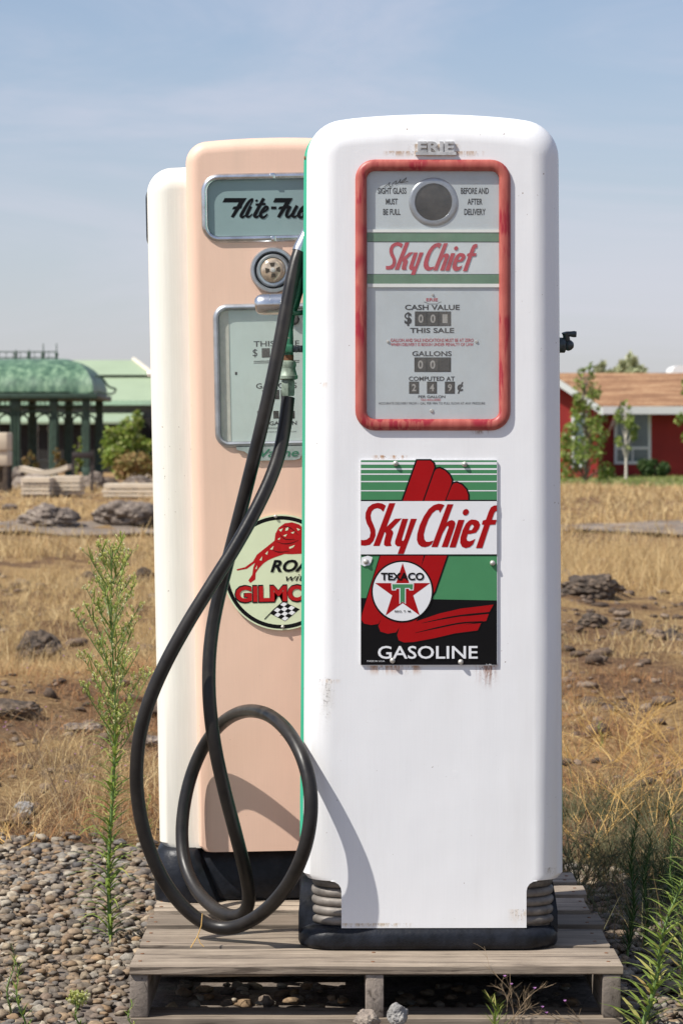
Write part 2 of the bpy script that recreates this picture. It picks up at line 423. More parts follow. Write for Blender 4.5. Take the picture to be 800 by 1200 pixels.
def m_rock(name, c1, c2, c3):
    m, nt, b = nt_new(name)
    v = coords(nt, (1, 1, 1)); f = noise(nt, v, 7, 7, .7); g = noise(nt, v, 26, 5, .65)
    r = ramp(nt, [(.36, c1), (.5, c2), (.64, c3)]); nt.links.new(math2(nt, 'ADD', math2(nt, 'MULTIPLY', f, .6), math2(nt, 'MULTIPLY', g, .4)), r.inputs[0])
    nt.links.new(r.outputs[0], b.inputs['Base Color']); b.inputs['Roughness'].default_value = .9
    bump(nt, b, g, .8, .03); return m
MAT['basalt'] = m_rock('brown_basalt', (.05, .038, .031), (.17, .135, .11), (.40, .335, .27))
MAT['dark_rock'] = m_rock('dark_lava_rock', (.025, .02, .017), (.08, .058, .042), (.20, .145, .10))
MAT['pale_rock'] = m_rock('pale_field_stone', (.16, .13, .11), (.28, .23, .19), (.40, .34, .27))
MAT['grey_stone'] = m_rock('grey_pebble_stone', (.17, .165, .16), (.27, .26, .25), (.38, .36, .33))
MAT['slab'] = simple('pale_flagstone', (.66, .555, .42), .85, var=.12, scale=3)

def m_ground():
    m, nt, b = nt_new('dry_soil')
    v = coords(nt, (1, 1, 1), 'Object')
    big = noise(nt, v, .28, 5, .6); mid = noise(nt, v, 1.7, 6, .65); fine = noise(nt, v, 38, 6, .7)
    soil = ramp(nt, [(.3, (.060, .035, .022)), (.5, (.18, .105, .060)), (.7, (.32, .205, .12))]); nt.links.new(fine, soil.inputs[0])
    straw = ramp(nt, [(.3, (.22, .13, .058)), (.5, (.42, .275, .125)), (.7, (.62, .45, .23))]); nt.links.new(fine, straw.inputs[0])
    k = math2(nt, 'ADD', math2(nt, 'MULTIPLY', big, .55), math2(nt, 'MULTIPLY', mid, .45))
    c = mix(nt, mrange(nt, k, .44, .58), soil.outputs[0], straw.outputs[0])
    nt.links.new(c, b.inputs['Base Color']); b.inputs['Roughness'].default_value = .95; b.inputs['Specular IOR Level'].default_value = .1
    bump(nt, b, math2(nt, 'ADD', fine, mid), 1.0, .05); return m
MAT['soil'] = m_ground()
MAT['gravel_dirt'] = simple('dirt_under_gravel', (.13, .105, .085), .95, var=.45, scale=40, bs=.6, bscale=70, bd=.01)
MAT['road'] = simple('grey_gravel_road', (.19, .15, .115), .95, var=.45, scale=2.2, bs=.5, bscale=30, bd=.02)
MAT['turf'] = simple('turf_soil', (.15, .17, .055), .95, var=.3, scale=.8)
# ================================================================== the white pump
MO = Vector((.1955, 5.785, PZ)); YAW = R(.6)
def mx(px): return (px - 400) * 5.785 / F - MO.x
def mz(py): return H - (py - HY) * 5.785 / F - PZ
PXM = 5.785 / F
pump = thing('fuel_pump', 'tall white fuel pump with red framed dial and enamel sign, standing in front', 'fuel pump', MO, (0, 0, YAW))

def door_outline(d, dz=0.0, hw_add=0.0, notch=True, zb=.047, ztop=1.764, arch=.012, rc=.082, zn=.146, cw=.1955):
    """right-hand turn outline of the pump door, inset by d"""
    def hw(z): return .277 + hw_add - (.0085) * max(0, min(1, (z - .146) / 1.6))
    P = []
    if notch:
        P += [(cw, zb), (cw, zn - .022)] + arc(cw + .022, zn - .022, .022, 180, 90, 4)[1:]
        P += [(hw(zn) - d - .01, zn + .001), (hw(zn) - d, zn + .012)]
    else:
        P += [(cw, zb), (hw(zn) - d - .012, zb), (hw(zn) - d, zb + .012), (hw(zn) - d, zb + .02), (hw(zn) - d, zb + .03), (hw(zn) - d, .30)]
    r = max(rc - d, .004)
    W = hw(1.7) - d; T = ztop - d + dz
    P += [(hw(.6) - d, .6), (hw(1.1) - d, 1.1)]
    P += arc(W - r, T - r, r, 0, 82, 10)
    n = 8
    x0 = P[-1][0]
    for i in range(1, n): P.append((x0*(1 - i/n), T + arch*(1 - (1 - i/n)**2)))
    L = [(-x, z) for x, z in reversed(P)]
    return P + [(0, T + arch)] + L

def shell(mb, rings, m=0):
    mb.loft([[(x, y, z) for x, z in ring] for ring, y in rings], m)

# front door with rounded edges and a window opening
hole = rrect(mx(428), mx(586), mz(493), mz(198), 10*PXM, 5)
mb = MB(); fr = .060
rings = []
for i in range(9):
    a = R(90*i/8); rings.append((door_outline(fr*(1-math.sin(a))), fr*(1-math.cos(a))))
rings.append((door_outline(0), .135))
inner = door_outline(fr + .004)
shell(mb, [(inner, 0.0)] + rings)
mb.flat(inner, 0.0, 0, [hole])
shell(mb, [(hole, 0.0), (hole, .03)])
mb.build('front_door', MAT['white'], pump, 32)
# green side shell
mb = MB()
shell(mb, [(door_outline(.006, 0, .0068, False, .150), .128), (door_outline(0, 0, .0068, False, .150), .134), (door_outline(0, 0, .0068, False, .150), .33), (door_outline(.006, 0, .0068, False, .150), .336)])
mb.flat(door_outline(.006, 0, .0068, False, .150), .128, 0); mb.flat(door_outline(.006, 0, .0068, False, .150), .336, 0)
mb.build('side_shell', MAT['teal'], pump, 32)
# rear door
mb = MB(); rings = [(door_outline(0), .33)]
for i in range(9):
    a = R(90*i/8); rings.append((door_outline(fr*(1-math.cos(a))), .405 + fr*math.sin(a)))
shell(mb, rings); mb.flat(door_outline(fr), .465, 0)
mb.build('rear_door', MAT['white'], pump, 32)

# iron base and ribbed corner castings
def loop3(hw, y0, y1, r, z, n=7): return [(x, y, z) for x, y in rrect(-hw, hw, y0, y1, r, n)]
mb = MB()
prof = [(.276, .0), (.284, .004), (.287, .012), (.2865, .03), (.282, .041), (.272, .048), (.262, .052)]
mb.loft([[(x - .010, y, z) for x, y, z in loop3(w - .010, -.010 + (.287 - w), .478 - (.287 - w), .075, z)] for w, z in prof], 0, True, True)
for s in (-1, 1):
    ys = [.045, .06, .09, .38, .42, .435]
    up = [.045, .075, .105, .105, .075, .045]
    xs = [(.268, .284)]
    vs = []
    for y, u in zip(ys, up): q_ = .2865 if s < 0 else .2655; vs += [(s*.25, y, .03), (s*q_, y, .03), (s*(q_ - (u-.045)*.10), y, .03 + u*.95), (s*.25, y, .03 + u*.95)]
    k = []
    for i in range(5):
        a = i*4; b = a+4
        k += [(a+j, a+(j+1) % 4, b+(j+1) % 4, b+j) for j in range(4)]
    k += [(0, 1, 2, 3), (20, 21, 22, 23)]
    mb.add(vs, k)
mb.box(-.24, .235, .07, .40, .04, .16, 0)
mb.build('pump_base', MAT['black_iron'], pump, 45)
mb = MB()
loops = [loop3(.255, .014, .455, .06, .045)]
nb = 5
for b in range(nb):
    z0 = .050 + b*.0195
    for i in range(9):
        t = i/8
        bul = .0075*math.sin(math.pi*t)**.5 if 0 < t < 1 else 0
        loops.append(loop3(.2555 + bul - .0012*b, .0135 - bul + .0008*b, .456 + bul, .06 + bul, z0 + .0195*t))
mb.loft(loops, 0, True, True)
mb.build('ribbed_casting', MAT['alu'], pump, 60)

# bezel
def ring_sweep(mb, x0, x1, z0, z1, r, prof, m=0, n=7):
    """prof: (offset outward from the x0..z1 rectangle, y)"""
    mb.loft([[(x, y, z) for x, z in rrect(x0-o, x1+o, z0-o, z1+o, r+o, n)] for o, y in prof], m)
bw = 13.6*PXM
prof = [(.0, .012), (.0, .0015)] + [(bw*.5 - bw*.5*math.cos(R(180*i/8)), .001 - .0100*math.sin(R(180*i/8))**.75) for i in range(1, 8)] + [(bw, .001)]
mb = MB(); ring_sweep(mb, mx(429.6), mx(584.4), mz(491), mz(200.4), 9.5*PXM, prof)
bez = mb.build('dial_bezel', MAT['bezel'], pump, 50)

# dial: print on enamel plate behind the glass
def qx(zx): return mx(400 + zx/3.527)
def qz(zy): return mz(180 + zy/3.527)
DY = .0046
mb = MB()
mats = [MAT['dial'], MAT['ink'], MAT['red_ink'], MAT['well'], MAT['wheel'], MAT['screw'], MAT['digit']]
x0, x1 = mx(427), mx(587)
mb.box(x0, x1, DY, DY+.004, mz(494), mz(197), 0)
ty = DY - .0004
def dt(s, a, b, c, d, m=1, bold=.0, shear=0): text(mb, s, qx(a), qx(b), qz(d), qz(c), ty, m, bold, shear)
def zw(x): return 380 + (x - 380)
dt('SIGHT GLASS', 150, 268, 140, 166, bold=.022); dt('MUST', 183, 232, 185, 210, bold=.022); dt('BE FULL', 172, 243, 228, 253, bold=.022)
dt('BEFORE AND', 493, 608, 140, 166, bold=.022); dt('AFTER', 520, 582, 185, 210, bold=.022); dt('DELIVERY', 507, 595, 227, 253, bold=.022)
dt('ERIE', 350, 398, 597, 610, 2, .02)
stroke(mb, [(340, 612), (352, 616), (360, 621), (395, 621), (402, 615), (412, 612)], 1.6, ty, 1, False, conv=lambda x, z: (qx(x), qz(z)))
dt('CASH VALUE', 262, 488, 624, 646, bold=.022); dt('$', 260, 290, 655, 712, bold=.03); dt('THIS SALE', 283, 465, 720, 741, bold=.022)
dt('GALLON AND SALE INDICATIONS MUST BE AT ZERO', 203, 545, 764, 778, 2, .012); dt('WHEN DELIVERY IS BEGUN UNDER PENALTY OF LAW', 203, 545, 782, 795, 2, .012)
dt('GALLONS', 292, 455, 816, 837, bold=.02); dt('COMPUTED AT', 278, 468, 921, 939, bold=.018); dt('\u00a2', 478, 503, 944, 992, bold=.03)
dt('PER GALLON', 317, 428, 999, 1010, bold=.015); dt('TAX INCLUDED', 327, 410, 1013, 1022, 2, .012)
dt('ACCURATE DELIVERY FROM 1 GAL PER MIN TO FULL FLOW AT ANY PRESSURE', 153, 593, 1027, 1037, bold=.0)
cv = lambda x, z: (qx(x), qz(z))
stroke(mb, [(176, 137), (190, 128), (200, 118), (196, 130), (205, 136), (214, 121), (228, 112), (222, 126), (236, 118), (245, 104), (240, 120), (256, 108), (268, 99), (260, 112), (244, 120), (275, 114)], 2.4, ty - .0003, 1, True, 4, cv)
def window(x0, x1, y0, y1, digits, gap=2):
    a, b, c, d = qx(x0), qx(x1), qz(y1), qz(y0)
    mb.flat([(a, c), (b, c), (b, d), (a, d)], ty, 3)
    n = len(digits); w = (x1-x0)/n
    for i, ch in enumerate(digits):
        l, r = x0 + i*w + w*.09, x0 + (i+1)*w - w*.09
        mb.flat([(qx(l), qz(y1-3)), (qx(r), qz(y1-3)), (qx(r), qz(y0+3)), (qx(l), qz(y0+3))], ty - .0003, 4)
        if ch.strip(): text(mb, ch, qx(l+w*.2), qx(r-w*.2), qz(y1-(y1-y0)*.2), qz(y0+(y1-y0)*.2), ty - .0006, 6, .03)
window(303, 452, 652, 712, '001'); window(301, 452, 842, 902, '00 ')
for a in (279, 353, 427): window(a, a+41, 942, 992, {279: '2', 353: '4', 427: '9'}[a])
for zx, zy, r in ((377, 583, 5.5), (193, 777, 6.5), (558, 777, 6.5), (373, 1063, 8)):
    mb.lathe([(r*PXM/3.5, 0), (r*PXM/3.5*.8, .0012), (0.0004, .0015)], 12, 5, Matrix.Translation((qx(zx), ty-.0002, qz(zy))) @ Matrix.Rotation(R(90), 4, 'X'))
mb.build('dial_face', mats, pump, 30)
# lettered strip across the dial
mb = MB(); mats = [MAT['dial_hi'], MAT['dial_green'], MAT['red_ink'], MAT['ledge'], MAT['ink']]
X0, X1 = qx(106), qx(651); sy = .0030
mb.box(X0, X1, sy, sy+.0015, qz(545), qz(318), 0)
def band(z0, z1, m, y): mb.flat([(X0, qz(z1)), (X1, qz(z1)), (X1, qz(z0)), (X0, qz(z0))], y, m)
band(326, 363, 1, sy-.0003); band(363, 366, 4, sy-.0003); band(499, 537, 1, sy-.0003); band(497, 499, 4, sy-.0003)
mb.box(X0, X1, sy-.0012, sy+.001, qz(325), qz(313), 3); mb.box(X0, X1, sy-.0012, sy+.001, qz(552), qz(538), 3)
# hand-drawn italic lettering shared by the strip and the enamel sign (traced in sign coordinates)
SCRIPT = [
 [(150,106),(130,94),(105,90),(75,97),(52,115),(38,145),(37,175),(45,205),(60,232),(65,255),(60,280),(45,292),(25,296),(8,294),(8,325),(35,327),(62,322),(82,300),(93,270),(92,240),(82,212),(70,185),(66,160),(72,138),(85,125),(102,120),(120,125),(136,140)],
 [(168,92),(202,92),(115,328),(80,328)],
 [(200,178),(237,176),(178,238),(188,246),(190,258),(178,300),(176,312),(181,328),(150,330),(139,322),(140,302),(150,262),(146,252),(132,256),(140,236)],
 [(240,178),(272,178),(238,288),(238,299),(246,299),(252,289),(287,178),(320,178),(248,372),(214,372),(229,330),(212,330),(200,318),(200,302)],
 [(472,103),(458,97),(438,95),(412,103),(385,125),(358,165),(335,215),(322,262),(320,295),(328,318),(345,332),(365,335),(385,330),(400,320),(411,298),(386,305),(371,304),(361,290),(358,265),(368,225),(385,180),(405,148),(425,131),(440,130),(447,146)],
 [(488,98),(521,98),(434,334),(400,334)],
 [(478,205),(495,190),(512,185),(526,190),(532,203),(528,222),(490,334),(456,334),(495,225),(493,217),(484,220),(462,258)],
 [(548,184),(582,184),(533,336),(499,336)],
 [(620,182),(645,184),(660,192),(668,210),(662,232),(645,255),(612,262),(600,262),(593,285),(597,299),(610,302),(628,296),(642,288),(630,318),(612,334),(588,340),(568,332),(558,310),(560,280),(572,240),(590,205),(605,190)],
 [(766,104),(745,105),(728,115),(717,135),(700,183),(683,188),(677,210),(690,212),(645,340),(680,340),(722,212),(752,210),(760,184),(733,184),(745,148),(752,138),(764,136)],
 [(589+17*math.cos(t*.5236)+3*math.sin(-t*.5236), 142+18*math.sin(t*.5236)) for t in range(12)]]
E_HOLE = [(628,210),(634,222),(622,240),(606,242),(612,222),(620,211)]
def script(mb, conv, y, m):
    for i, p in enumerate(SCRIPT):
        mb.flat([conv(a, c+188) for a, c in p], y - .00004*i, m, [[conv(a, c+188) for a, c in E_HOLE]] if i == 8 else ())
script(mb, lambda u, v: (qx(183 + (u-8)*(563-183)/762), qz(366 + (v-278)*(502-366)/284)), sy-.0006, 2)
mb.build('lettered_strip', mats, pump, 30)
# sight glass
mb = MB(); Mx = Matrix.Translation((qx(380), 0, qz(200))) @ Matrix.Rotation(R(90), 4, 'X')
r0, r1 = 76*PXM/3.527, 98*PXM/3.527
mb.lathe([(r1+.002, -.0046), (r1, -.0028), (r1-.003, -.0020), (r0+.001, -.0022), (r0, -.0034), (r0, -.0045)], 48, 0, Mx, False)
sg = mb.build('sight_glass', MAT['frame_grey'], pump, 45)
mb = MB(); mb.lathe([(r0, -.0040), (r0*.7, -.0035), (r0*.4, -.0031), (.0003, -.0030)], 40, 0, Mx, False)
mb.build('lens', simple('murky_sight_lens', (.045, .038, .032), .25, var=.6, scale=26), sg, 60)
# pane
mb = MB(); mb.box(mx(427), mx(587), .0012, .0019, mz(493), mz(198.5), 0)
mb.build('glass_pane', MAT['glass'], pump, 0)

# nameplate letters, top
mb = MB()
ex0, ex1, ez0, ez1 = mx(489), mx(531.5), mz(179), mz(166)
vs, fs = text_polys('ERIE', .035)
ax = min(v[0] for v in vs); bx = max(v[0] for v in vs); az = min(v[1] for v in vs); bz = max(v[1] for v in vs)
FY = -.006
pl = [((ex0+(v[0]-ax)/(bx-ax)*(ex1-ex0)), (ez0+(v[1]-az)/(bz-az)*(ez1-ez0))) for v in vs]
mb.add([(x, FY, z) for x, z in pl], fs)
edges = {}
for f in fs:
    for i in range(len(f)):
        e = (f[i], f[(i+1) % len(f)]); k = tuple(sorted(e)); edges[k] = edges.get(k, 0) + 1
for (a, b), c in edges.items():
    if c == 1: mb.add([(pl[a][0], FY, pl[a][1]), (pl[b][0], FY, pl[b][1]), (pl[b][0], .012, pl[b][1]), (pl[a][0], .012, pl[a][1])], [(0, 1, 2, 3)])
mb.box(mx(486.5), mx(534), -.0075, .006, mz(182), mz(178.5), 0)
mb.build('maker_nameplate', simple('silver_nameplate', (.58, .57, .55), .4, .5, var=.3, scale=60), pump, 30)

# ------------------------------------------------------------------ enamel sign
def sx(u): return mx(420 + u/4.706)
def sz5(v): return mz(530 + v/4.706)
def sz6(v): return mz(640 + v/4.706)
SL, SR, ST, SB = mx(422), mx(582.3), mz(538.8), mz(779.6)
mb = MB(); smats = [MAT['sign_white'], MAT['sign_green'], MAT['black'], MAT['sign_red'], MAT['rust']]
y = -.0036
mb.prism(rrect(SL, SR, SB, ST, 3*PXM, 3), y, -.0012, 0)
eps = .0002; e = .0011
def rect(a, b, c, d, yy, m): mb.flat([(a, c), (b, c), (b, d), (a, d)], yy, m)
# green top with white stripes
z_ = [sz5(k) for k in (45, 50, 62, 86, 94, 116, 124, 157, 164, 207, 213, 262, 268)]
y1 = y - eps
rect(SL+e, SR-e, z_[11], ST-e, y1, 1)
for k in ((54, 68), (88, 97), (117, 124), (158, 164.5), (209, 215)): rect(SL+e, SR-e, sz5(k[1]), sz5(k[0]), y1-eps, 0)
rect(SL+e, SR-e, sz5(270), sz5(262), y1-3.5*eps, 2)
rect(SL+e, SR-e, sz6(52), sz6(44), y1-3.5*eps, 2)
rect(SL+e, SR-e, sz6(302), sz6(52), y1, 1)
mb.flat([(SL+e, SB+e), (SR-e, SB+e), (SR-e, sz6(299)), (SL+e, sz6(285))], y1-eps*.6, 2)
def poly(pts, yy, m, sz): mb.flat([(sx(a), sz(b)) for a, b in pts], yy, m)
def outline_poly(pts, yy, sz, w=7):
    poly(pts, yy - eps, 3, sz)
    n = len(pts)
    P = [Vector((a, b, 0)) for a, b in pts]
    out = []
    ar = sum(P[i].x*P[(i+1) % n].y - P[(i+1) % n].x*P[i].y for i in range(n))
    for i in range(n):
        d1 = (P[i]-P[i-1]).normalized(); d2 = (P[(i+1) % n]-P[i]).normalized(); t = (d1+d2)
        t = t.normalized() if t.length > 1e-6 else d1
        nn = Vector((t.y, -t.x, 0)) * (1 if ar > 0 else -1)
        k = 1/max(.5, abs(d1.dot(t)))
        out.append(P[i]+nn*w*k)
    poly([(max(12, min(757, p.x)), p.y) for p in out], yy, 2, sz)
# upper finger feathers
yy = y1 - 2*eps
outline_poly([(480,268),(512,186),(522,172),(540,168),(568,180),(592,206),(602,236),(602,268)], yy, sz5, 9)
outline_poly([(360,268),(418,105),(428,92),(446,88),(476,102),(500,126),(512,152),(510,175),(474,268)], yy-2*eps*.3, sz5, 9)
outline_poly([(243,268),(322,46),(395,46),(412,62),(416,84),(410,104),(352,268)], yy-2*eps*.6, sz5, 9)
# lower fingers and wing
outline_poly([(120,52),(240,52),(240,200),(130,390),(108,428),(70,434),(30,426),(14,404),(20,370)], yy, sz6, 5)
outline_poly([(240,52),(358,52),(300,300),(228,440),(206,474),(160,482),(120,470),(108,440),(120,410)], yy-.3*eps, sz6, 8)
outline_poly([(366,52),(486,52),(418,250),(300,440),(228,440)], yy-.6*eps, sz6, 8)
outline_poly([(228,432),(300,420),(440,372),(560,344),(742,322),(720,362),(566,388),(716,373),(702,412),(580,432),(674,424),(655,464),(530,480),(420,506),(300,528),(250,530),(220,518),(212,490)], yy-.9*eps, sz6, 6)
for a in ([(348,424),(470,398),(580,380),(716,366)], [(310,478),(430,450),(560,424),(684,416)]):
    stroke(mb, a, [2, 8, 8, 7], yy-2.1*eps, 2, True, 5, lambda u, v: (sx(u), sz6(v)))
# white band over everything + lettering
rect(SL+e, SR-e, sz6(44.5), sz5(269.5), yy-4*eps, 0)
script(mb, lambda u, v: (min(max(sx(u), SL+e), SR-e), sz5(v)), yy-5*eps, 3)
# star roundel
cx, cz, rr_ = 240, 249, 171
mb.flat([(sx(a), sz6(b)) for a, b in circle(cx, cz, rr_, 64)], yy-4*eps, 2)
mb.flat([(sx(a), sz6(b)) for a, b in circle(cx, cz, rr_-9, 64)], yy-5*eps, 0)
star = []
for i in range(10):
    a = R(-90 + 36*i); q = 160 if i % 2 == 0 else 61
    star.append((242+q*math.cos(a), 252+q*math.sin(a)))
mb.flat([(sx(a), sz6(b)) for a, b in star], yy-6*eps, 3)
T = [(184,209),(299,209),(297,238),(284,238),(280,229),(254,229),(254,322),(229,322),(229,229),(204,229),(200,238),(187,238)]
To = [(179,204),(304,204),(302,243),(279,243),(276,234),(259,234),(259,318),(242,306),(224,318),(224,234),(208,234),(205,243),(182,243)]
poly(To, yy-7*eps, 0, sz6)
poly([(184,209),(299,209),(297,238),(284,238),(280,229),(254,229),(254,313),(242,304),(229,313),(229,229),(204,229),(200,238),(187,238)], yy-8*eps, 1, sz6)
def st(s, a, b, c, d, m, bold=.0, shear=0): text(mb, s, sx(a), sx(b), sz6(d), sz6(c), yy-9*eps, m, bold, shear)
st('TEXACO', 122, 360, 145, 188, 2, .034); st('REG. T. M.', 198, 290, 353, 364, 2, .02)
st('GASOLINE', 105, 655, 549, 620, 0, .012)
st('MADE IN U.S.A.', 46, 145, 628, 637, 0); st('3-46', 700, 730, 648, 655, 0)
# chipped patch round the left screw
poly([(16,62),(50,52),(76,60),(70,84),(60,104),(30,110),(12,100)], yy-8*eps, 0, sz6)
sign = mb.build('enamel_sign', smats, pump, 30)
for u, v, f in ((203, 62, sz5), (583, 66, sz5), (40, 84, sz6), (737, 93, sz6), (186, 630, sz6), (562, 638, sz6)):
    mb = MB(); rs = 15*PXM/4.706
    mb.lathe([(rs, .0028), (rs*1.02, .0060), (rs*.85, .0085), (rs*.5, .0100), (.0003, .0104)], 14, 0, Matrix.Translation((sx(u), 0, f(v))) @ Matrix.Rotation(R(90), 4, 'X'))
    mb.build('screw', MAT['screw'], sign, 60)
# little screws in the door edge
for px, py in ((362.5, 181), ):
    mb = MB(); mb.lathe([(.0045, 0), (.004, .003), (.0003, .004)], 10, 0, Matrix.Translation((-.271, .075, mz(181))) @ Matrix.Rotation(R(-90), 4, 'Y'))
    mb.build('screw', MAT['rust'], pump, 60)

# crank on the right side
def Wm(v): return pump_inv @ Vector(v)
pump_inv = (Matrix.Translation(MO) @ Matrix.Rotation(YAW, 4, 'Z')).inverted()
cY = 6.0
c0 = at(657, 405, cY); RX = Matrix.Rotation(R(90), 4, 'Y')
mb = MB()
def atl(px, py, Y): return pump_inv @ at(px, py, Y)
p = atl(651, 404.5, cY); k = cY/F
mb.lathe([(9*k, 0), (9*k, 10*k), (7.5*k, 11*k), (5.5*k, 11.2*k)], 24, 0, Matrix.Translation(p) @ RX)
mb.lathe([(5.5*k, 11*k), (6.5*k, 13*k), (6.7*k, 15*k), (5.5*k, 18*k), (3*k, 20.5*k), (.0003, 21*k)], 24, 0, Matrix.Translation(p) @ RX)
mb.tube([atl(664, 400, cY), atl(662.5, 392, cY-.004), atl(662, 389.5, cY-.005)], [.0075, .0075, .009], 10)
ck = mb.build('crank', MAT['dark_metal'], pump, 40)
mb = MB(); mb.tube([atl(663, 391.2, cY-.006), atl(667, 391.4, cY-.006), atl(672, 391.6, cY-.006), atl(674.8, 391.7, cY-.006)], [.0055, .0058, .0072, .0065], 14)
mb.build('handle', MAT['dark_metal'], ck, 40)

# hose, one long piece from the side of the pump down to the pallet and back up to the nozzle
HP = [(352,292,5.955),(346,305,5.945),(339,338,5.925),(330,396,5.905),(319,448,5.90),(310,486,5.90),(299,531,5.91),(281,605,5.93),(264,670,5.945),(253,708,5.945),(246.5,745,5.935),(243.6,780,5.92),(244,827,5.895),(249.6,874,5.895),(262,925,5.905),(277,979,5.93),(289.5,1026.5,5.98),(295.5,1054,6.03),(291.5,1072,6.06),(276,1080,6.05),
 (253,1070,6.13),(228,1048,6.23),(213,1016,6.295),(210.5,979,6.325),(215,936,6.335),(224,900,6.345),(242,863,6.345),(262,840,6.285),(288,826.5,6.12),(315,832,5.945),(336.6,850,5.83),(356.6,882.5,5.755),(365.6,918,5.733),(367.4,954,5.722),(360,997.5,5.716),(344,1034,5.738),(318.5,1065,5.80),(289.5,1086,5.86),(264,1093,5.89),
 (238,1087,5.90),(210,1063,5.90),(184,1026.5,5.89),(166,979,5.88),(156,925,5.87),(159,870.6,5.86),(170,827,5.855),(188,785,5.85),(220,727,5.85),(252,679,5.855),(276,643,5.865),(296.5,605,5.88),(320,560,5.90),(329,531,5.915),(335,498,5.935),(337.5,466,5.945)]
pts = [pump_inv @ at(*p) for p in HP]
for _ in range(2):                                        # smooth the bends a little
    pts = [pts[0]] + [pts[i]*.6 + (pts[i-1]+pts[i+1])*.2 for i in range(1, len(pts)-1)] + [pts[-1]]
mb = MB(); mb.tube(catmull(pts, 8), .0150, 18, 0)
hose = mb.build('hose', MAT['hose'], pump, 60)
mb = MB(); mb.tube([pump_inv @ at(*q) for q in ((362,271,5.965),(357,281,5.96),(352,292,5.955),(350.6,295.5,5.9535))], [.0150, .0160, .0170, .0165], 18)
mb.build('ferrule', MAT['chrome'], hose, 50)

# nozzle hung on the side
nY = 5.965
def np_(px, py, dy=0): return pump_inv @ at(px, py, nY+dy)
mb = MB()
mb.tube(catmull([np_(364, 300), np_(356, 321), np_(349, 338), np_(342.5, 356), np_(339.5, 370), np_(339, 386), np_(338, 402), np_(337.5, 418)], 5),
        [float(np.interp(i/35*7, range(8), [.012, .0125, .014, .0165, .012, .0085, .0112, .0118])) for i in range(36)], 14)
mb.tube(catmull([np_(352, 326, -.014), np_(349, 345, -.016), np_(343, 362, -.016), np_(346, 367, -.016), np_(355, 366, -.012), np_(364, 364, -.008)], 5), .0055, 8)
mb.box(*sorted((np_(331, 0).x, np_(343.5, 0).x)), np_(337, 0).y-.018, np_(337, 0).y+.014, np_(0, 414).z, np_(0, 404).z, 0, .003)
noz = mb.build('nozzle', MAT['nozzle_green'], pump, 50)
mb = MB(); mb.tube([np_(337.5, 416), np_(337.5, 424)], .0125, 14)
mb.build('rust_collar', MAT['rust'], noz)
mb = MB()
zz = lambda py: np_(337.5, py)
mb.tube([zz(422.5), zz(424), zz(428), zz(431), zz(432), zz(439), zz(440.5), zz(444), zz(445)], [.013, .017, .0185, .0165, .0165, .0195, .0215, .0215, .016], 22)
mb.tube([zz(444.5), zz(447), zz(462), zz(464)], [.0145, .0165, .0160, .0148], 6)
mb.build('hose_swivel', simple('green_grey_swivel', (.20, .25, .20), .55, .2, var=.5, scale=55, bs=.4, bscale=90), noz, 35)
mb = MB(); e0 = np_(298.5, 357, .03); 
mb.tube([np_(298.6, 357.5, .02), np_(299.2, 357.4, .02), np_(301.5, 357.2, .02), np_(305, 357, .02), np_(311, 357, .02), np_(316.5, 356.8, .02), np_(316.6, 356.8, .02), np_(317.4, 356.8, .02), np_(317.5, 356.8, .02), np_(331, 356.5, .02), np_(345, 356, .015)],
        [.008, .0135, .0195, .0225, .0235, .0235, .0222, .0222, .0235, .0235, .021], 28)
mb.build('spout', MAT['chrome'], noz, 40)
mb = MB()
mb.box(np_(342, 0).x, np_(360, 0).x, np_(0, 0).y-.02, np_(0, 0).y-.013, np_(0, 413).z, np_(0, 405).z, 0, .002)
mb.lathe([(.007, 0), (.006, .006), (.0004, .008)], 12, 0, Matrix.Translation(np_(347, 409.5, -.02)) @ Matrix.Rotation(R(90), 4, 'X'))
mb.box(np_(354.5, 0).x, np_(362, 0).x, np_(0, 0).y-.03, np_(0, 0).y+.06, np_(0, 416).z, np_(0, 391).z, 0, .004)
mb.build('nozzle_hook', MAT['dark_metal'], pump, 40)
# ================================================================== the pink pump
TH = R(1.14); PY = 6.37
PO = Vector((-.1303, PY, PZ + .005))
def pl_(px, py, Y=PY):
    w = at(px, py, Y); dx = w.x-PO.x; dz = w.z-PO.z
    return (dx*math.cos(TH)+dz*math.sin(TH), -dx*math.sin(TH)+dz*math.cos(TH))
PK = PY/F
pink = thing('fuel_pump', 'pink fronted fuel pump with cream sides, half hidden behind the white one', 'fuel pump', PO, (0, -TH, 0))
zt = pl_(318, 165, PY+.04)[1]; zb = pl_(333, 995)[1]
def pout(d, hw, top, bot, rc, arch=.006):
    P = [(hw-d-.012, bot), (hw-d, bot+.012), (hw-d, .5), (hw-d, 1.0)]
    r = max(rc-d, .004)
    P += arc(hw-d-r, top-d-r, r, 0, 84, 9)
    x0 = P[-1][0]
    for i in range(1, 6): P.append((x0*(1-i/6), top-d+arch*(1-(1-i/6)**2)))
    return P + [(0, top-d+arch)] + [(-x, z) for x, z in reversed(P)]
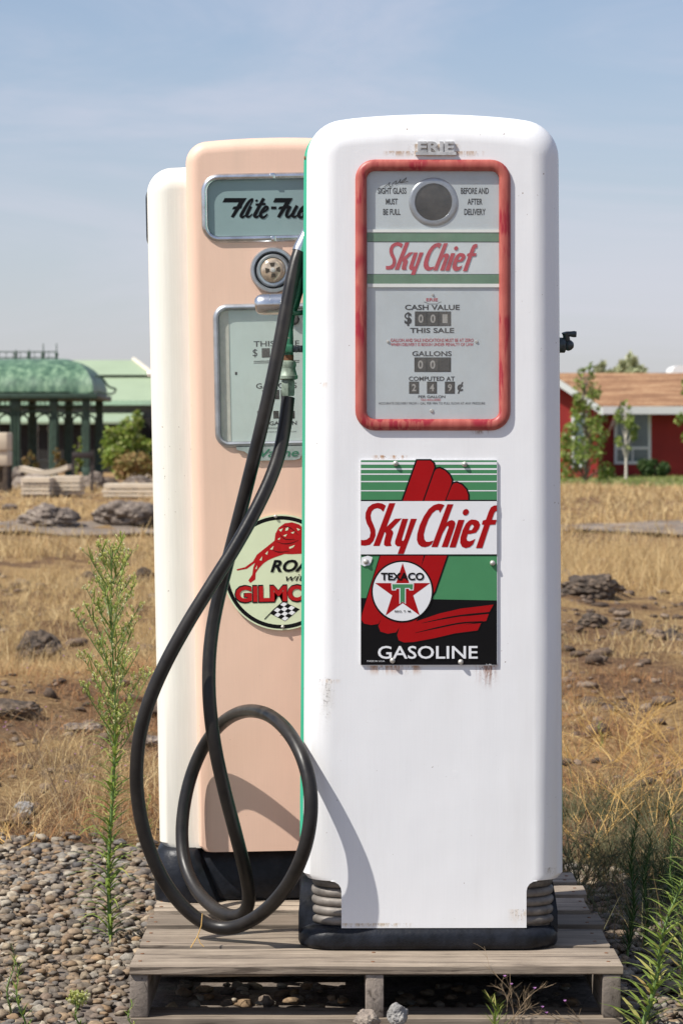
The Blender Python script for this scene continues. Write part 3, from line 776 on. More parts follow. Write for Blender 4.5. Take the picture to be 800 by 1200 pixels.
# front door
hw = .1995
a0, a1 = pl_(245, 275)[0], pl_(245, 211)
AX0 = pl_(244.5, 240)[0]; AX1 = -AX0 + 2*pl_(320.5, 240)[0]
AZ0 = pl_(320, 275)[1]; AZ1 = pl_(320, 211)[1]
BX0 = pl_(258.5, 440)[0]; BX1 = -BX0 + 2*pl_(322.5, 440)[0]; BZ0 = pl_(322, 516)[1]; BZ1 = pl_(322, 363)[1]
h1 = rrect(AX0-.002, AX1+.002, AZ0-.002, AZ1+.002, .022, 5); h2 = rrect(BX0-.002, BX1+.002, BZ0-.002, BZ1+.002, .018, 5)
mb = MB(); f2 = .03
rings = [(pout(f2*(1-math.sin(R(90*i/6))), hw, zt, zb-.004, .052), f2*(1-math.cos(R(90*i/6)))) for i in range(7)] + [(pout(0, hw, zt, zb-.004, .052), .12)]
inn = pout(f2+.003, hw, zt, zb-.004, .052)
mb.loft([[(x, y, z) for x, z in r_] for r_, y in [(inn, 0.0)] + rings])
mb.flat(inn, 0.0, 0, [h1, h2])
for h in (h1, h2): mb.loft([[(x, 0.0, z) for x, z in h], [(x, .03, z) for x, z in h]])
mb.build('front_door', MAT['pink'], pink, 32)
# rear door, mirrored
mb = MB()
mb.loft([[(x, y, z) for x, z in r_] for r_, y in [(pout(0, hw, zt, zb, .052), .36)] + [(pout(f2*(1-math.cos(R(90*i/6))), hw, zt, zb, .052), .45+f2*math.sin(R(90*i/6))) for i in range(7)]])
mb.flat(pout(f2, hw, zt, zb, .052), .48, 0)
mb.build('rear_door', MAT['pink'], pink, 32)
# cream side shell (shoulders a little lower than the doors)
ct = pl_(200, 197, PY+.10)[1]; chw = .296; f3 = .052
mb = MB()
rg = [(pout(f3*(1-math.sin(R(90*i/8))), chw, ct, zb, .062, .002), .045+f3*(1-math.cos(R(90*i/8)))) for i in range(9)]
rg = [(pout(f3+.003, chw, ct, zb, .062, .002), .045)] + rg + [(pout(0, chw, ct, zb, .062, .002), .40)] + [(pout(f3*(1-math.cos(R(90*i/8))), chw, ct, zb, .062, .002), .40+f3*math.sin(R(90*i/8))) for i in range(9)]
mb.loft([[(x, y, z) for x, z in r_] for r_, y in rg], 0, True, True)
mb.build('side_shell', MAT['cream'], pink, 32)
# base with outward flare
mb = MB()
bz = [(.306, 0, .012), (.309, .02, .008), (.3085, .07, .012), (.304, .105, .022), (.3005, .118, .028), (.294, .1235, .034), (.27, .1245, .06)]
def base_loop(w, z, yy):
    c = .160 + .048*(z/.12); L_ = rrect(-w, w, yy, .49-yy, .06, 7)
    return [(x, y, z) for x, y in L_ + [(-c-.014, yy), (-c, yy+.006), (-c+.008, yy+.034), (0, yy+.036), (c-.008, yy+.034), (c, yy+.006), (c+.014, yy)]]
mb.loft([base_loop(*q) for q in bz], 0, True, True)
mb.build('pump_base', MAT['black_iron'], pink, 45)

# lit panel frame, glass and lettering
def frame(x0, x1, z0, z1, r, w, out, mat, name):
    prof = [(.001, .02), (.001, .004), (.0012, -out*.05), (.003, -out*.35), (w*.18, -out*.62), (w*.42, -out), (w*.6, -out*.95), (w*.85, -out*.5), (w, .0005)]
    mb = MB(); ring_sweep(mb, x0, x1, z0, z1, r, prof); return mb.build(name, mat, pink, 45)
frame(AX0, AX1, AZ0, AZ1, .024, .0175, .0075, MAT['chrome'], 'panel_frame')
mb = MB(); gm = [MAT['teal_face'], MAT['ink'], MAT['black']]; gy = .0038
mb.box(AX0-.0025, AX1+.0025, gy, gy+.004, AZ0-.0025, AZ1+.0025, 0)
def ux(zx, zy): return pl_(255 + zx/7.477, 222 + zy/7.477)
UC = pl_(320, 243)
def uconv(u, v):
    q = ux(u, v); return q
def us(pts, w, sm=1): 
    global uk
    uk += 1
    stroke(mb, pts, w, gy-.0004-.00004*uk, 2, bool(sm), 5, uconv)
uk = 0
def fl(pts):
    global uk
    uk += 1; mb.flat([uconv(a, b) for a, b in pts], gy-.0004-.00004*uk, 2)
fl([(62,74),(255,74),(232,112),(140,248),(115,238),(185,112),(42,112)]); fl([(138,150),(217,134),(208,166),(127,174)])
us([(312,80), (292,88), (262,124), (212,212), (206,234), (224,240), (256,212)], [10, 20, 28, 30, 26, 18, 8]); us([(298,84), (304,100), (262,180)], [14, 14, 6])
us([(290,146), (258,212), (258,234), (276,238), (304,212)], [28, 30, 26, 16, 8]); fl([(345,84),(356,98),(338,110),(326,96)])
us([(404,76), (330,212), (328,234), (346,240), (374,214)], [28, 32, 28, 18, 8]); us([(332,132), (420,126)], 20, 0)
us([(374,214), (424,182), (438,160), (424,150), (400,172), (376,214), (382,238), (406,242), (438,212)], [10, 18, 22, 22, 28, 30, 28, 22, 10])
us([(468,160), (514,160)], 24, 0)
fl([(503,74),(658,74),(636,112),(545,248),(519,238),(590,112),(485,112)]); fl([(540,150),(622,136),(612,166),(528,174)])
us([(636,144), (606,208), (606,234), (630,236), (668,186)], [28, 30, 26, 20, 14]); us([(696,140), (660,208), (660,234), (680,238), (706,212)], [28, 30, 26, 16, 8])
us([(706,212), (756,182), (772,160), (758,148), (734,170), (710,214), (716,238), (740,242), (774,212)], [10, 18, 22, 22, 28, 30, 28, 22, 10])
us([(862,80), (842,88), (812,124), (762,212), (756,234), (774,240), (806,212)], [10, 20, 28, 30, 26, 18, 8])
mb.build('lettered_glass', gm, pink, 30)
# joint clips on the frame
for z, s in ((AZ1, 1), (AZ0, -1)):
    mb = MB(); mb.box(UC[0]-.006, UC[0]+.006, -.0082, .001, min(z+s*.003, z+s*.016), max(z+s*.003, z+s*.016), 0, .001); mb.build('frame_clip', MAT['chrome'], pink, 30)

# round lamp
lc = pl_(320, 317); Mx = Matrix.Translation((lc[0], 0, lc[1])) @ Matrix.Rotation(R(90), 4, 'X')
mb = MB(); mb.lathe([(27*PK, 0), (27*PK, .006), (25.5*PK, .012), (22.5*PK, .0125), (21.2*PK, .008), (20.8*PK, .0010), (20.2*PK, .0010), (19.4*PK, .009), (17.5*PK, .013), (15.2*PK, .0125), (14.6*PK, .010)], 48, 0, Mx)
lamp = mb.build('round_light', MAT['frame_grey'], pink, 40)
mb = MB(); mb.flat(circle(lc[0], lc[1], 21.2*PK, 48), -.0014, 0, [circle(lc[0], lc[1], 19.6*PK, 48)]); mb.build('groove', MAT['black'], lamp, 0)
mb = MB(); mb.lathe([(14.6*PK, .0105), (12.5*PK, .0165), (9.5*PK, .0195), (8.2*PK, .0200)], 40, 0, Mx, True)
mb.lathe([(3.0*PK, .0203), (2.6*PK, .0235), (.0003, .024)], 20, 1, Mx, False)
for i in range(4):
    a = 2*math.pi*i/4 + .08
    pts_ = [(lc[0]+math.cos(a+da)*rr*PK, lc[1]+math.sin(a+da)*rr*PK) for rr, da in ((4.4, -.42), (9.2, -.36), (9.2, .36), (4.4, .42))]
    mb.flat(pts_, -.0206, 2)
mb.build('lens', [MAT['bulb'], MAT['screw'], simple('lamp_slots', (.06, .045, .03), .4, var=.3)], lamp, 40)

# dial
frame(BX0, BX1, BZ0, BZ1, .018, .0155, .0075, MAT['frame_grey'], 'dial_bezel')
def vv(zx, zy): return pl_(220 + zx/4.44, 340 + zy/4.44)
mb = MB(); dy = .0046; dm = [MAT['teal_dial'], MAT['ink'], MAT['beige'], MAT['well'], MAT['wheel']]
mb.box(BX0-.0025, BX1+.0025, dy, dy+.003, BZ0-.0025, BZ1+.0025, 0)
xs = vv(220, 500)[0]
mb.box(BX0, xs, dy-.0012, dy-.0002, BZ0, BZ1, 2); mb.box(BX1-(xs-BX0), BX1, dy-.0012, dy-.0002, BZ0, BZ1, 2)
def vt(s, a, b, c, d, m=1, bold=0, yy=dy-.0004):
    p = vv(a, d); q = vv(b, c); cxx = (p[0]+q[0])/2; w = (b-a)/4.44*PK/2; czz = (p[1]+q[1])/2; hh = (d-c)/4.44*PK/2
    text(mb, s, cxx-w, cxx+w, czz-hh, czz+hh, yy, m, bold)
def vr(a, b, c, d, m, yy=dy-.0004):
    p = vv(a, d); q = vv(b, c); cxx = (p[0]+q[0])/2; w = (b-a)/4.44*PK/2; czz = (p[1]+q[1])/2; hh = (d-c)/4.44*PK/2
    mb.flat([(cxx-w, czz-hh), (cxx+w, czz-hh), (cxx+w, czz+hh), (cxx-w, czz+hh)], yy, m)
vt('THIS SALE', 343, 580, 263, 292, bold=.01); vt('$', 338, 362, 306, 350)
for i, ch in enumerate('000'):
    a = 385 + i*50; vr(a, a+42, 302, 350, 3); vr(a+4, a+38, 306, 346, 4, dy-.0008); vt(ch, a+10, a+32, 309, 343, 3, .04, dy-.0012)
vr(343, 580, 366, 369, 1); vr(343, 580, 375, 378, 1); vt('FILL', 420, 505, 396, 418)
vt('GALLONS', 355, 567, 483, 511, bold=.01)
for i, ch in enumerate('000'):
    a = 388 + i*48; vr(a, a+40, 519, 567, 3); vr(a+4, a+36, 523, 563, 4, dy-.0008); vt(ch, a+9, a+31, 526, 560, 3, .04, dy-.0012)
for i, ch in enumerate('203'):
    a = 362 + i*83; vr(a, a+28, 628, 668, 3); vr(a+3, a+25, 631, 665, 4, dy-.0008); vt(ch, a+7, a+21, 634, 662, 3, .04, dy-.0012)
vt('PER GALLON', 355, 567, 682, 703, bold=.02); vt('TAX INCLUDED PRICE', 385, 540, 712, 722); vt('ACCURATE FROM ZERO TO FULL FLOW', 360, 565, 734, 741)
vr(246, 257, 425, 441, 3)
mb.lathe([(.013, 0), (.013, .004), (.009, .009), (.0004, .0095)], 20, 4, Matrix.Translation((vv(552, 152)[0], dy-.0005, vv(552, 152)[1])) @ Matrix.Rotation(R(90), 4, 'X'))
mb.build('dial_face', dm, pink, 30)
mb = MB(); mb.box(BX0-.002, BX1+.002, .0012, .0019, BZ0-.002, BZ1+.002, 0); mb.build('glass_pane', MAT['glass'], pink, 0)
# maker plate under the dial
mb = MB()
pc = pl_(323, 531); kx = PK
def wq(px, py): return (pc[0]+(px-323)*kx, pc[1]-(py-531)*kx)
half = [(0, 539.5), (22, 539.5), (28, 538), (31, 533), (36, 528.5), (45, 526.5), (46, 523), (0, 523)]
shp = [wq(323+x, yv) for x, yv in half] + [wq(323-x, yv) for x, yv in reversed(half)][1:-1]
mb.prism(shp, -.0065, .001, 0)
a = wq(296, 538.2); b = wq(350, 526); text(mb, 'Wayne', a[0], b[0], a[1], b[1], -.0075, 1, .01, .25)
mb.build('maker_plate', [simple('grey_green_plate', (.31, .36, .335), .45, .3, var=.25, scale=40), MAT['nozzle_green']], pink, 30)

# round enamel sign with the lion
RC = pl_(329.5, 670.5)
def rx(zx, zy):
    px, py = 220+zx/4.44, 560+zy/4.44
    return (RC[0]+(px-329.5)*PK, RC[1]-(py-670.5)*PK)
mb = MB(); y0 = -.0060; e2 = .0003
rad = 67.8*PK
mb.prism(circle(RC[0], RC[1], rad, 72), y0, -.001, 0)
mb.flat(circle(RC[0], RC[1], rad-.0035, 72), y0-e2, 1); mb.flat(circle(RC[0], RC[1], rad-.0125, 72), y0-2*e2, 0)
lion = [(255,470),(300,460),(342,430),(362,396),(410,360),(455,325),(460,290),(478,258),(510,236),(548,232),(585,244),(612,270),(632,300),(625,322),(602,334),(640,330),(690,316),(704,330),(655,352),(612,370),(650,384),(664,398),(640,408),(592,396),(545,398),(505,396),(455,412),(420,426),(396,442),(372,466),(354,492),(351,525),(325,543),(315,530),(336,500),(342,462),(352,438),(308,469),(258,477)]
mb.flat([rx(a, b) for a, b in lion], y0-3*e2, 2)
for k in ([(478,270),(500,262),(490,280)], [(515,262),(530,256),(526,272),(512,276)], [(540,285),(560,280),(552,292)], [(500,300),(522,292),(512,306)], [(470,318),(486,310),(480,322)], [(430,370),(450,352),(444,372)], [(405,392),(420,378),(416,398)], [(375,425),(390,405),(386,428)], [(530,360),(560,350),(552,362),(532,370)], [(352,470),(362,452),(360,472)], [(570,262),(590,270),(578,276)]):
    mb.flat([rx(a, b) for a, b in k], y0-4*e2, 0)
for k in ([(465,330),(500,342),(540,340),(580,325)], [(440,372),(475,385),(530,382)], [(480,290),(510,318),(560,320)], [(500,250),(540,262),(580,300)]):
    stroke(mb, k, [1.5, 4, 1.5], y0-4*e2, 1, True, 5, rx)
def rt(s, a, b, c, d, m, bold, shear=0, yy=y0-5*e2):
    p = rx(a, d); q = rx(b, c); text(mb, s, p[0], q[0], p[1], q[1], yy, m, bold, shear)
rt('ROAR', 430, 690, 425, 490, 1, .035, .3); rt('with', 510, 640, 500, 537, 1, .0, .35)
rt('GILMORE', 241, 755, 552, 649, 1, .062, 0, y0-4.5*e2); rt('GILMORE', 247, 749, 559, 642, 2, .045, 0, y0-6*e2)
fa, fb, fc, fd = (495, 645), (574, 685), (502, 743), (428, 703)
n4 = 4
def bil(u, v):
    x = (fa[0]*(1-u)+fb[0]*u)*(1-v)+(fd[0]*(1-u)+fc[0]*u)*v; z = (fa[1]*(1-u)+fb[1]*u)*(1-v)+(fd[1]*(1-u)+fc[1]*u)*v
    return rx(x, z)
mb.flat([bil(-.03, -.03), bil(1.03, -.03), bil(1.03, 1.03), bil(-.03, 1.03)], y0-3*e2, 1)
for i in range(4):
    for j in range(4):
        if (i+j) % 2 == 0: mb.flat([bil(i/4, j/4), bil((i+1)/4, j/4), bil((i+1)/4, (j+1)/4), bil(i/4, (j+1)/4)], y0-4*e2, 3)
stroke(mb, [(395, 733), (444, 684), (497, 640)], 5, y0-4*e2, 1, False, 5, rx)
rs_ = mb.build('round_enamel_sign', [MAT['sign_cream'], MAT['black'], MAT['sign_lion'], MAT['sign_white']], pink, 30)
for u, v in ((463, 199), (489, 774)):
    mb = MB(); q = rx(u, v); mb.lathe([(.0042, .005), (.0042, .009), (.003, .0115), (.0003, .012)], 12, 0, Matrix.Translation((q[0], 0, q[1])) @ Matrix.Rotation(R(90), 4, 'X')); mb.build('screw', MAT['screw'], rs_, 60)
# left side: window bezel and crank seen edge-on
sc_ = PY + .26
def s_(px, py): return pl_(px, py, sc_)
mb = MB()
zc0, zc1 = s_(172, 291)[1], s_(172, 228)[1]
def side_loop(w, x, r): return [(x, y, z) for y, z in rrect(.14+w, .36-w, zc0+w, zc1-w, r, 5)]
mb.loft([side_loop(0, -chw+.002, .02), side_loop(.002, -chw-.004, .02), side_loop(.010, -chw-.0075, .016), side_loop(.024, -chw-.0055, .012)], 0, False, True)
mb.build('side_window', MAT['black'], pink, 40)
mb = MB(); LX = Matrix.Rotation(R(-90), 4, 'Y')
q = s_(178, 438); mb.lathe([(.018, 0), (.018, .004), (.013, .008), (.008, .009), (.007, .02), (.0004, .021)], 16, 0, Matrix.Translation((-chw, .26, q[1])) @ LX)
mb.build('side_knob', MAT['cream'], pink, 40); mb = MB(); q2 = s_(178, 482); mb.lathe([(.013, 0), (.012, .005), (.0004, .007)], 16, 0, Matrix.Translation((-chw, .26, q2[1])) @ LX)
mb.build('side_cap', MAT['cream'], pink, 40)
# ================================================================== pallet
pallet = thing('wooden_pallet', 'weathered grey wooden pallet under the two fuel pumps', 'pallet', (0.072, 5.615, 0))
PX0, PX1 = -.4345-.072, .5785-.072
def plank(name, x0, x1, y0, y1, z0, z1, mat, seed, nx=44, jag=.006, skew=0.0):
    rn = random.Random(seed); mb = MB()
    loops = []
    for i in range(nx+1):
        t = i/nx; x = x0+(x1-x0)*t
        w = .0032; n1 = mnoise.noise((x*9, seed, 0))*w + mnoise.noise((x*31, seed, 3))*w*.6; n2 = mnoise.noise((x*9, seed, 9))*w + mnoise.noise((x*31, seed, 13))*w*.6; nz = mnoise.noise((x*4, seed, 5))*.0016
        dy = skew*(t-.5); c = .002
        ex = (rn.uniform(-jag, jag) if i in (0, nx) else 0)
        sect = [(y0+c, z0), (y1-c, z0), (y1, z0+c), (y1, z1-c), (y1-c, z1), ((y0+y1)/2, z1-.0006), (y0+c, z1), (y0, z1-c), (y0, z0+c)]
        loops.append([(x + (ex*(1-abs((yy-(y0+y1)/2)/(y1-y0))) + rn.uniform(-.0015, .0015)*(i in (0, nx))), yy+dy+(n1 if yy < (y0+y1)/2 else n2), zz+nz) for yy, zz in sect])
    mb.loft(loops, 0, True, True)
    return mb.build(name, mat, pallet, 30)
nail_mesh = None
for i, (ya, yb, ex0, ex1, sk) in enumerate([(0, .190, 0, 0, .003), (.226, .425, .004, -.004, -.006), (.480, .610, .000, .003, .004), (.668, .835, .006, -.006, .002), (.890, 1.02, .002, .002, -.004), (1.07, 1.22, .004, -.002, .003)]):
    bd = plank('deck_board', PX0+ex0, PX1+ex1, ya, yb, .1052, PZ, MAT['wood'], 10+i, skew=sk)
    for xs_ in (PX0, (428-400)*5.63/F-.072, (705-400)*5.63/F-.072):
        for fy in (.25, .72):
            if nail_mesh is None:
                nb_ = MB(); nb_.lathe([(.0042, -.002), (.0042, .0008), (.003, .0012), (.0003, .0013)], 10); nl = nb_.build('nail', MAT['rust'], bd, 40); nail_mesh = nl.data
            else: nl = link(bpy.data.objects.new('nail', nail_mesh), bd)
            nl.location = (xs_+.018+rng.normal(0, .005), ya+(yb-ya)*fy+rng.normal(0, .006), PZ-.0002)
for i, x in enumerate((PX0, .432*0 + (428-400)*5.63/F-.072, (705-400)*5.63/F-.072)):
    mb = MB(); 
    mb.box(x, x+.0375, .004, 1.216, .0162, .105, 0, .003); mb.build('stringer', MAT['wood_y'], pallet, 30)
for i, (ya, yb) in enumerate([(0.0, .11), (.52, .66), (1.09, 1.215)]):
    plank('bottom_board', PX0+.002, PX1-.002, ya, yb, 0.0, .016, MAT['wood'], 40+i)

# ================================================================== ground
GR_Y = lambda x: 8.15 + .35*mnoise.noise((x*1.3, 3.1, 0)) + .12*mnoise.noise((x*6, 1, 0)) - .4*max(0, x) - 1.6*max(0, min(1.0, x-.62))     # back edge of the gravel
def gz(x, y):
    k = max(0.0, min(1.0, (y-7.6)/3.0))
    a = .022 + .05*k + .0012*min(60, max(0, y-8))
    n = mnoise.fractal((x*.55, y*.38, 2.0), 1.0, 2.0, 3)
    f = mnoise.fractal((x*2.6, y*2.0, 7.0), .9, 2.0, 3)
    far = max(0.0, 1 - max(0, y-55)/25)
    hump = .10*math.exp(-((x+1.15)/.9)**2 - ((y-12.3)/.8)**2) + .07*math.exp(-((x-1.75)/.8)**2 - ((y-19.5)/1.2)**2)
    edge = .05*max(0, min(1, (y-8.1)/.8))
    return -.022 + (k*(n*a*.9 + f*.05*(.4+.6*far)) + hump + edge)*min(1, far+.05) + (0.0)
rows = np.concatenate([np.linspace(-40, 3, 14), np.linspace(3.4, 16, 110), 16*np.exp(np.linspace(.012, math.log(2500/16), 150))])
us_ = np.linspace(-1, 1, 141)
gv = []
for y in rows:
    half = 9 + abs(y)*1.3
    for u in us_:
        x = half*(.25*u + .75*u**3)
        gv.append((x, y, gz(x, y)))
nu = len(us_); nr = len(rows)
idx = np.arange(nr*nu).reshape(nr, nu)
gq = np.stack([idx[:-1, :-1], idx[:-1, 1:], idx[1:, 1:], idx[1:, :-1]], -1).reshape(-1, 4)
gnd = np_mesh('ground', np.array(gv), gq, MAT['soil'], smooth=True); tag(gnd, kind='structure')

def sheet(name, mat, fx0, fx1, y0, y1, ny, nx, dz, wob=.0):
    vs = []
    for j in range(ny+1):
        y = y0+(y1-y0)*j/ny
        for i in range(nx+1):
            x = fx0+(fx1-fx0)*i/nx
            yy = y + (wob*mnoise.noise((x*.22, y0, 4)) + wob*.5*mnoise.noise((x*1.1, y1, 4)))
            vs.append((x, yy, gz(x, yy)+dz))
    ix = np.arange((ny+1)*(nx+1)).reshape(ny+1, nx+1)
    q = np.stack([ix[:-1, :-1], ix[:-1, 1:], ix[1:, 1:], ix[1:, :-1]], -1).reshape(-1, 4)
    o = np_mesh(name, np.array(vs), q, mat, smooth=True); tag(o, kind='structure'); return o
# gravel bed the pallet stands on
vs = []
nxg, nyg = 110, 70
for j in range(nyg+1):
    for i in range(nxg+1):
        x = -4.5 + 9.5*i/nxg; y = 2.0 + (GR_Y(x)-2.0)*j/nyg
        vs.append((x, y, gz(x, y)+.008))
ix = np.arange((nyg+1)*(nxg+1)).reshape(nyg+1, nxg+1)
o = np_mesh('gravel_bed', np.array(vs), np.stack([ix[:-1, :-1], ix[:-1, 1:], ix[1:, 1:], ix[1:, :-1]], -1).reshape(-1, 4), MAT['gravel_dirt'], smooth=True); tag(o, kind='structure')
ROAD = (34.6, 39.4)
def road_y(x): return 1.2*mnoise.noise((x*.09, 0, 4))
sheet('road', MAT['road'], -60, 60, ROAD[0], ROAD[1], 14, 240, .02, .5)
sheet('lawn', MAT['turf'], 2.6, 60, 74, 135, 20, 60, .03, .8)

# pebbles: a few hand-shaped stones scattered by the thousand
def ico(sub, seed, sq):
    bm = bmesh.new(); bmesh.ops.create_icosphere(bm, subdivisions=sub, radius=1)
    rn = random.Random(seed); o = Vector((rn.random()*50, rn.random()*50, 0))
    for v in bm.verts:
        n = mnoise.noise(v.co*1.3+o)*.50 + mnoise.noise(v.co*2.6+o)*.22
        v.co = v.co*(1+n); v.co.x *= sq[0]; v.co.y *= sq[1]; v.co.z *= sq[2]
    bm.verts.index_update()
    V = np.array([v.co[:] for v in bm.verts]); T = np.array([[v.index for v in f.verts] for f in bm.faces]); bm.free(); return V, T
protos = [ico(2, i, (rng.uniform(.85, 1.25), rng.uniform(.7, 1.0), rng.uniform(.38, .66))) for i in range(18)]
def on_board(x, y):
    xx = x-.072; yy = y-5.615
    if not (PX0-.03 < xx < PX1+.03 and -.03 < yy < 1.25): return False
    if any(a-.035 < yy < b+.035 for a, b in ((0, .11), (.52, .66), (1.09, 1.215))): return True
    if rng.random() < .72 and yy > .02: return True
    return any(abs(xx-(s+.019)) < .055 for s in (PX0, -.0228, (705-400)*5.63/F-.072))
def scatter(n, x0, x1, y0, y1, smin, smax, lift=0):
    VV = []; TT = []; k = 0
    for _ in range(n):
        x = rng.uniform(x0, x1); y = rng.uniform(y0, y1)
        if y > GR_Y(x)+.1*rng.normal(): continue
        s = smin + (smax-smin)*rng.beta(1.5, 3.2)
        if on_board(x, y): continue
        V, T = protos[rng.integers(len(protos))]
        a = rng.uniform(0, 6.283); ca, sa = math.cos(a), math.sin(a)
        tl = rng.normal(0, .25)
        W = V*s; W = np.stack([W[:, 0], W[:, 1]*math.cos(tl)-W[:, 2]*math.sin(tl), W[:, 1]*math.sin(tl)+W[:, 2]*math.cos(tl)], 1)
        W = np.stack([W[:, 0]*ca-W[:, 1]*sa, W[:, 0]*sa+W[:, 1]*ca, W[:, 2]], 1)
        W += (x, y, gz(x, y)+.008+s*.28+lift)
        VV.append(W); TT.append(T+k); k += len(W)
    return VV, TT, k
V1, T1, k1 = scatter(13500, -1.6, 1.8, 4.7, 8.7, .010, .028)
V2, T2, k2 = scatter(8500, -1.6, 1.8, 4.7, 8.7, .007, .021, .011)
V = np.concatenate(V1+V2); T = np.concatenate(T1+[t+k1 for t in T2])
peb = np_mesh('gravel', V, None, MAT['pebble'], tris=T, smooth=True); tag(peb, kind='stuff', label='rounded grey and brown pebbles around the wooden pallet', cat='gravel')

# ------------------------------------------------------------------ blades
def blades(name, pts, hts, wid, mat, bend=.5, seg=2, tilt=.35):
    """thin bent blades, one small ribbon each"""
    n = len(pts); P = np.asarray(pts); Hh = np.asarray(hts); W = np.asarray(wid)
    az = rng.uniform(0, 6.283, n); d = np.stack([np.cos(az), np.sin(az)], 1)
    fa = rng.uniform(0, 6.283, n); s = np.stack([np.cos(fa), np.sin(fa)], 1)
    tl = np.abs(rng.normal(0, tilt, n)); bd = np.abs(rng.normal(0, bend, n))
    vs = []
    for j in range(seg+1):
        t = j/seg
        off = (tl*t + bd*t*t)*Hh
        z = Hh*t*(1-.25*np.minimum(1.6, tl+bd*t))
        c = np.stack([P[:, 0]+d[:, 0]*off, P[:, 1]+d[:, 1]*off, P[:, 2]+z], 1)
        w = W*(1-.8*t)*.5
        for sg in (1, -1):
            vs.append(c + np.stack([s[:, 0]*w*sg, s[:, 1]*w*sg, np.zeros(n)], 1))
    A = np.stack(vs, 1)          # n, 2*(seg+1), 3
    m = 2*(seg+1); base = np.arange(n)[:, None]*m
    q = np.concatenate([base+np.array([[2*j, 2*j+1, 2*j+3, 2*j+2]]) for j in range(seg)], 0)
    return np_mesh(name, A.reshape(-1, 3), q, mat)
def field(n, y0, y1, keep, hfun, wfun, spread=.19, xr=None):
    pts = []; hs = []; ws = []
    while len(pts) < n:
        y = math.sqrt(rng.uniform(y0*y0, y1*y1)); half = y*spread + .6
        x = rng.uniform(-half, half) if xr is None else rng.uniform(*xr(y))
        k = keep(x, y)
        if rng.random() > k: 
            n -= .35; continue
        pts.append((x, y, gz(x, y)-.005)); hs.append(hfun(x, y, k)); ws.append(wfun(y))
    return pts, hs, ws
def patch(x, y):
    a = mnoise.fractal((x*.42, y*.26, 11), 1, 2, 3); b = mnoise.noise((x*2.4, y*1.3, 5))
    v = .5 + 1.15*a + .6*b
    if abs(y-(ROAD[0]+ROAD[1])/2 - .5*mnoise.noise((x*.22, ROAD[0], 4))) < (ROAD[1]-ROAD[0])/2-.3: return .03
    if y < GR_Y(x)+.05: return .0
    if x > 0 and 15.5 < y < 20.5: v -= .55*math.sin(math.pi*(y-15.5)/5)**.6
    if x > 0 and 20.5 < y < 33: v += .4
    if x < 0 and 15 < y < 19.5: v -= .30
    if x < .2 and 8 < y < 12.5: v -= .62
    if x > .4 and 7.5 < y < 10.5: v -= .40
    if x < -4 and 50 < y < 61: v -= .55
    return max(.02, min(1, v))
bl = []
pts, hs, ws = field(85000, 7.6, 15, patch, lambda x, y, k: abs(rng.normal(.065, .045))*(.3+1.3*k)+.012, lambda y: rng.uniform(.0012, .0032))
g1 = blades('dry_grass', pts, hs, ws, MAT['straw'], .8); tag(g1, 'dry straw coloured grass close behind the pumps', 'grass', kind='stuff')
pts, hs, ws = field(60000, 14.5, 26, patch, lambda x, y, k: (abs(rng.normal(.085, .06))*(.25+1.3*k)+.015)*(1.5 if x > 0 and y > 20.5 else .8), lambda y: rng.uniform(.003, .007))
g2 = blades('dry_grass', pts, hs, ws, MAT['straw'], .6); tag(g2, 'band of dry yellow grass in the middle of the field', 'grass', kind='stuff')
pts, hs, ws = field(80000, 25.5, 76, patch, lambda x, y, k: abs(rng.normal(.11, .05))*(.4+k)+.03, lambda y: rng.uniform(.010, .022)*y/40)
g3 = blades('dry_grass', pts, hs, ws, MAT['straw'], .6); tag(g3, 'far dry grass on both sides of the grey road', 'grass', kind='stuff')
pts, hs, ws = field(16000, 73.5, 101, lambda x, y: 1.0, lambda x, y, k: rng.uniform(.05, .16), lambda y: rng.uniform(.03, .06), xr=lambda y: (3.2, 22))
g4 = blades('lawn_grass', pts, hs, ws, MAT['lawn'], .5); tag(g4, 'green mown lawn in front of the red house', 'grass', kind='stuff')
# distinct tufts standing out of the field
pts = []; hs = []; ws = []
for _ in range(900):
    y = math.sqrt(rng.uniform(8.6**2, 31**2)); x = rng.uniform(-.19*y-.4, .19*y+.4)
    if y < GR_Y(x)+.2 or rng.random() > patch(x, y)+.12: continue
    n = rng.integers(22, 60); rad = rng.uniform(.02, .055)*(.7+y/25); hm = rng.uniform(.07, .17)*(.75+y/50)
    for a, b in rng.normal(0, rad, (n, 2)):
        pts.append((x+a, y+b, gz(x+a, y+b)-.004)); hs.append(hm*rng.uniform(.35, 1.1)); ws.append(rng.uniform(.0014, .0030)*(.5+y/12))
g7 = blades('dry_grass', pts, hs, ws, MAT['straw'], .45, 3, .28); tag(g7, 'separate pale tufts standing out of the dry field', 'grass', kind='stuff')
# low reddish brown weeds behind the gravel
pts = []; hs = []; ws = []
for _ in range(900):
    y = math.sqrt(rng.uniform(8.0**2, 13.5**2)); x = rng.uniform(-.24*y-.2, .26*y)
    if y < GR_Y(x)+.02: continue
    if mnoise.noise((x*1.5, y*1.0, 21)) < -.12: continue
    n = rng.integers(25, 60); rad = rng.uniform(.05, .15)
    q = rng.normal(0, rad, (n, 2))
    for a, b in q:
        pts.append((x+a, y+b, gz(x+a, y+b)-.004)); hs.append(abs(rng.normal(.075, .045))*math.exp(-(a*a+b*b)/(rad*rad*4))+.02); ws.append(rng.uniform(.0014, .0034))
g5 = blades('brown_weeds', pts, hs, ws, MAT['brown_weed'], .9, 2, .6); tag(g5, 'low reddish brown dead weeds behind the gravel', 'weeds', kind='stuff')
